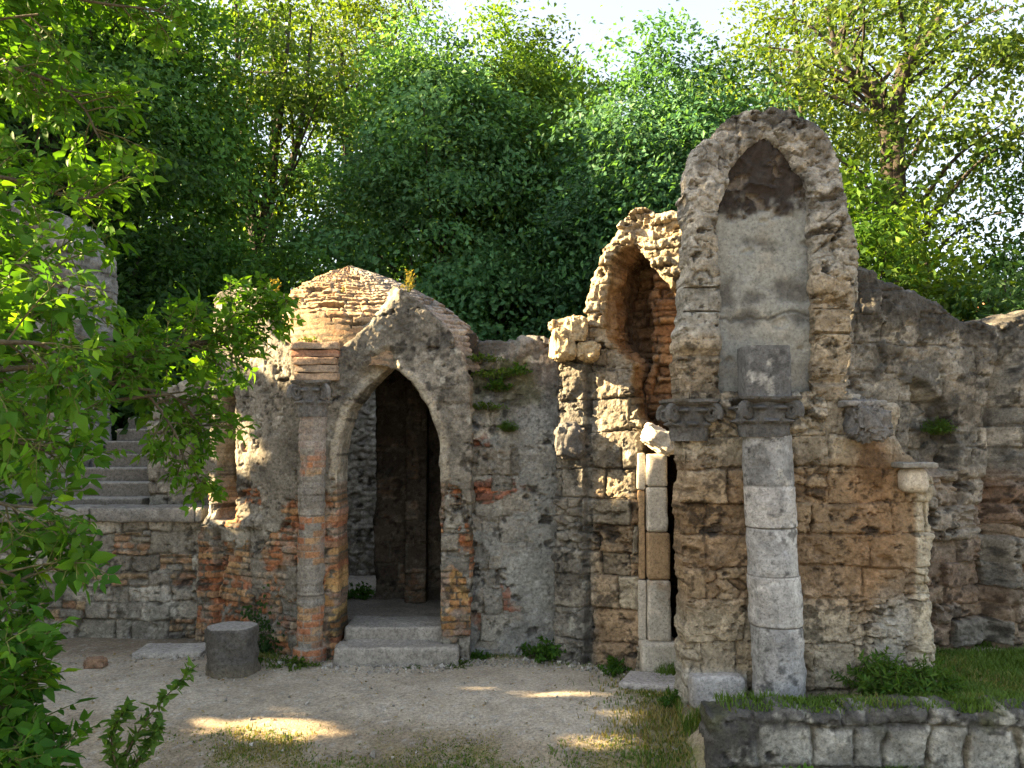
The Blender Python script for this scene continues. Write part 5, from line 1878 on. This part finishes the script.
weed('mat', on_ground(295, 6.93), .9, 0, 'flat green weeds at the foot of the brick corner column')
weed('mat', on_ground(455, 6.93), .6, 2, 'flat weeds at the right end of the lower doorway step')
weed('mat', P(482, 362, 7.5), .9, 3, 'yellowish green mat on top of the plastered wall beside the gatehouse next to the dome')
weed('mat', P(315, 343, 7.25), .7, 1, 'yellow green mat on the sunlit left shoulder of the gatehouse')
weed('mat', on_ground(820, 6.9), .9, 5, 'flat weeds behind the tall arch')
weed('mat', on_ground(415, 6.88), .35, 5, 'tiny weed in front of the lower doorway step')
weed('mat', P(495, 378, 7.46), 1.0, 1, 'wide green mat in the hollow of the plastered wall beside the gatehouse, below its top')
weed('leafy', P(518, 375, 7.46), .6, 2, 'leafy tuft at the right side of the hollow of the plastered wall beside the gatehouse')
weed('mat', P(488, 410, 7.36), .8, 4, 'lowest green mat hanging from the hollow of the plastered wall beside the gatehouse')
weed('dry', P(408, 292, 7.15), .75, 0, 'dry yellow stalks on the gable tip of the gatehouse')
weed('dry', P(296, 322, 7.5), .75, 2, 'dry yellow stalks on the left side of the dome')
weed('dry', P(343, 300, 7.35), .45, 1, 'pale green tuft growing out of the dome bricks')
weed('dry', P(275, 300, 7.8), .8, 4, 'yellowish stalks between the dome and the side wall top')
weed('big', on_ground(795, 4.85), .8, 0, 'big-leaved plant growing in front of the low terrace wall')
weed('big', on_ground(1015, 4.82), .6, 2, 'big-leaved plant by the low wall at the right border')


def ivy(name, pts_px, wall, n, size, seed, label):
    rs = np.random.RandomState(seed)
    t = thing(name, tuple(P(*pts_px[0])), label, 'ivy')
    L, W = Bag(), Bag()
    def on(px, py):
        uz = wall.uv(px, py)
        return wall.world(np.array([uz[0]]), np.array([uz[1]]), np.array([.025]))[0]
    base = on(*pts_px[0][:2])
    for k in range(14):
        e = on(*pts_px[1 + rs.randint(len(pts_px) - 1)][:2])
        s = spline([base + [rs.uniform(-.12, .12), 0, 0], (base + e) / 2 + [rs.uniform(-.1, .1), -.01, 0], e + [rs.uniform(-.05, .05), 0, 0]], 30)
        W.add(*tube(s, np.linspace(.005, .0015, 30), 4), C(.08, .065, .045))
        for j in range(n):
            p = s[rs.randint(30)] + np.array([rs.normal() * .045, -abs(rs.normal()) * .02, rs.normal() * .045])
            d = np.array([rs.normal() * .8, -.25, -.8 + rs.normal() * .4])
            v, f, c = leaf_shaped(p[None], d[None], np.array([[rs.normal() * .3, -1, .35 + rs.normal() * .3]]), np.array([size * rs.uniform(.6, 1.2)]), .85, lerp(C(.018, .05, .014), C(.05, .10, .025), rs.rand(1)))
            L.add(v, f, c)
    L.build('foliage', M_LEAF_NEAR, parent=t)
    W.build('stem', M_BARK, parent=t)


ivy('ivy', [(272, 652, 7.18), (262, 598, 7.26), (282, 590, 7.2), (287, 612, 7.18), (268, 622, 7.22), (250, 605, 7.3), (282, 575, 7.2), (236, 640, 7.3), (244, 628, 7.3)], W_PIER, 36, .032, 5, 'dark ivy climbing the gatehouse pier beside the brick corner column')

# fallen leaves, twigs and loose grit
def make_litter():
    rs = np.random.RandomState(23)
    n = 5200
    x, y = rs.uniform(-4.5, 4.5, n), rs.uniform(3.2, 7.3, n)
    keep = (~((y > 5.05) & (y < 5.5) & (x > 1.05))) & (rs.rand(n) < .35 + .65 * sstep(6.6, 7.2, y))
    x, y = x[keep], y[keep]
    p = np.stack([x, y, gz(x, y) + .006], 1)
    c = pal(rs.rand(len(p)), C(.20, .13, .06), C(.33, .26, .14), C(.12, .09, .05), C(.28, .25, .2), C(.4, .33, .16))
    v, f, c = leaf_quads(rs, p, .028, ratio=.6, up=1.6, col=c, droop=0)
    mk('litter', v, f, M_GRASS, c, kind='stuff', smooth=False, label='fallen leaves and grit strewn on the ground')
    xx = rs.uniform(-2.9, 1.2, 1500)
    yy = np.where(xx < -1.7, 7.05 - .45 * (xx + 1.7) * .5, np.where(xx > .3, 7.1 - .42 * (xx - .3), 7.1)) - .22 * rs.rand(1500) ** 2
    yy = yy - .2 * ((xx > -1.5) & (xx < -.45))
    p = np.concatenate([p, np.stack([xx, yy, gz(xx, yy) + .006], 1)])
    k = np.concatenate([rs.randint(0, len(p), 900), np.arange(len(p) - 700, len(p))])
    B = Bag()
    oc = np.array([[1, 0, 0], [0, 1, 0], [-1, 0, 0], [0, -1, 0], [0, 0, 1], [0, 0, -1]], float)
    of = np.array([[0, 1, 4], [1, 2, 4], [2, 3, 4], [3, 0, 4], [1, 0, 5], [2, 1, 5], [3, 2, 5], [0, 3, 5]])
    for i in k:
        s = rs.uniform(.006, .016) * (1 + 1.5 * (rs.rand() < .05))
        B.add(p[i] + (oc * rs.uniform(.6, 1.2, (6, 3)) * [1, 1, .6] * s) @ np.linalg.qr(rs.normal(size=(3, 3)))[0], of, C(.36, .34, .30) * rs.uniform(.5, 1.4))
    B.build('gravel', M_STONE, kind='stuff', label='loose pebbles on the track', smooth=False)


make_litter()
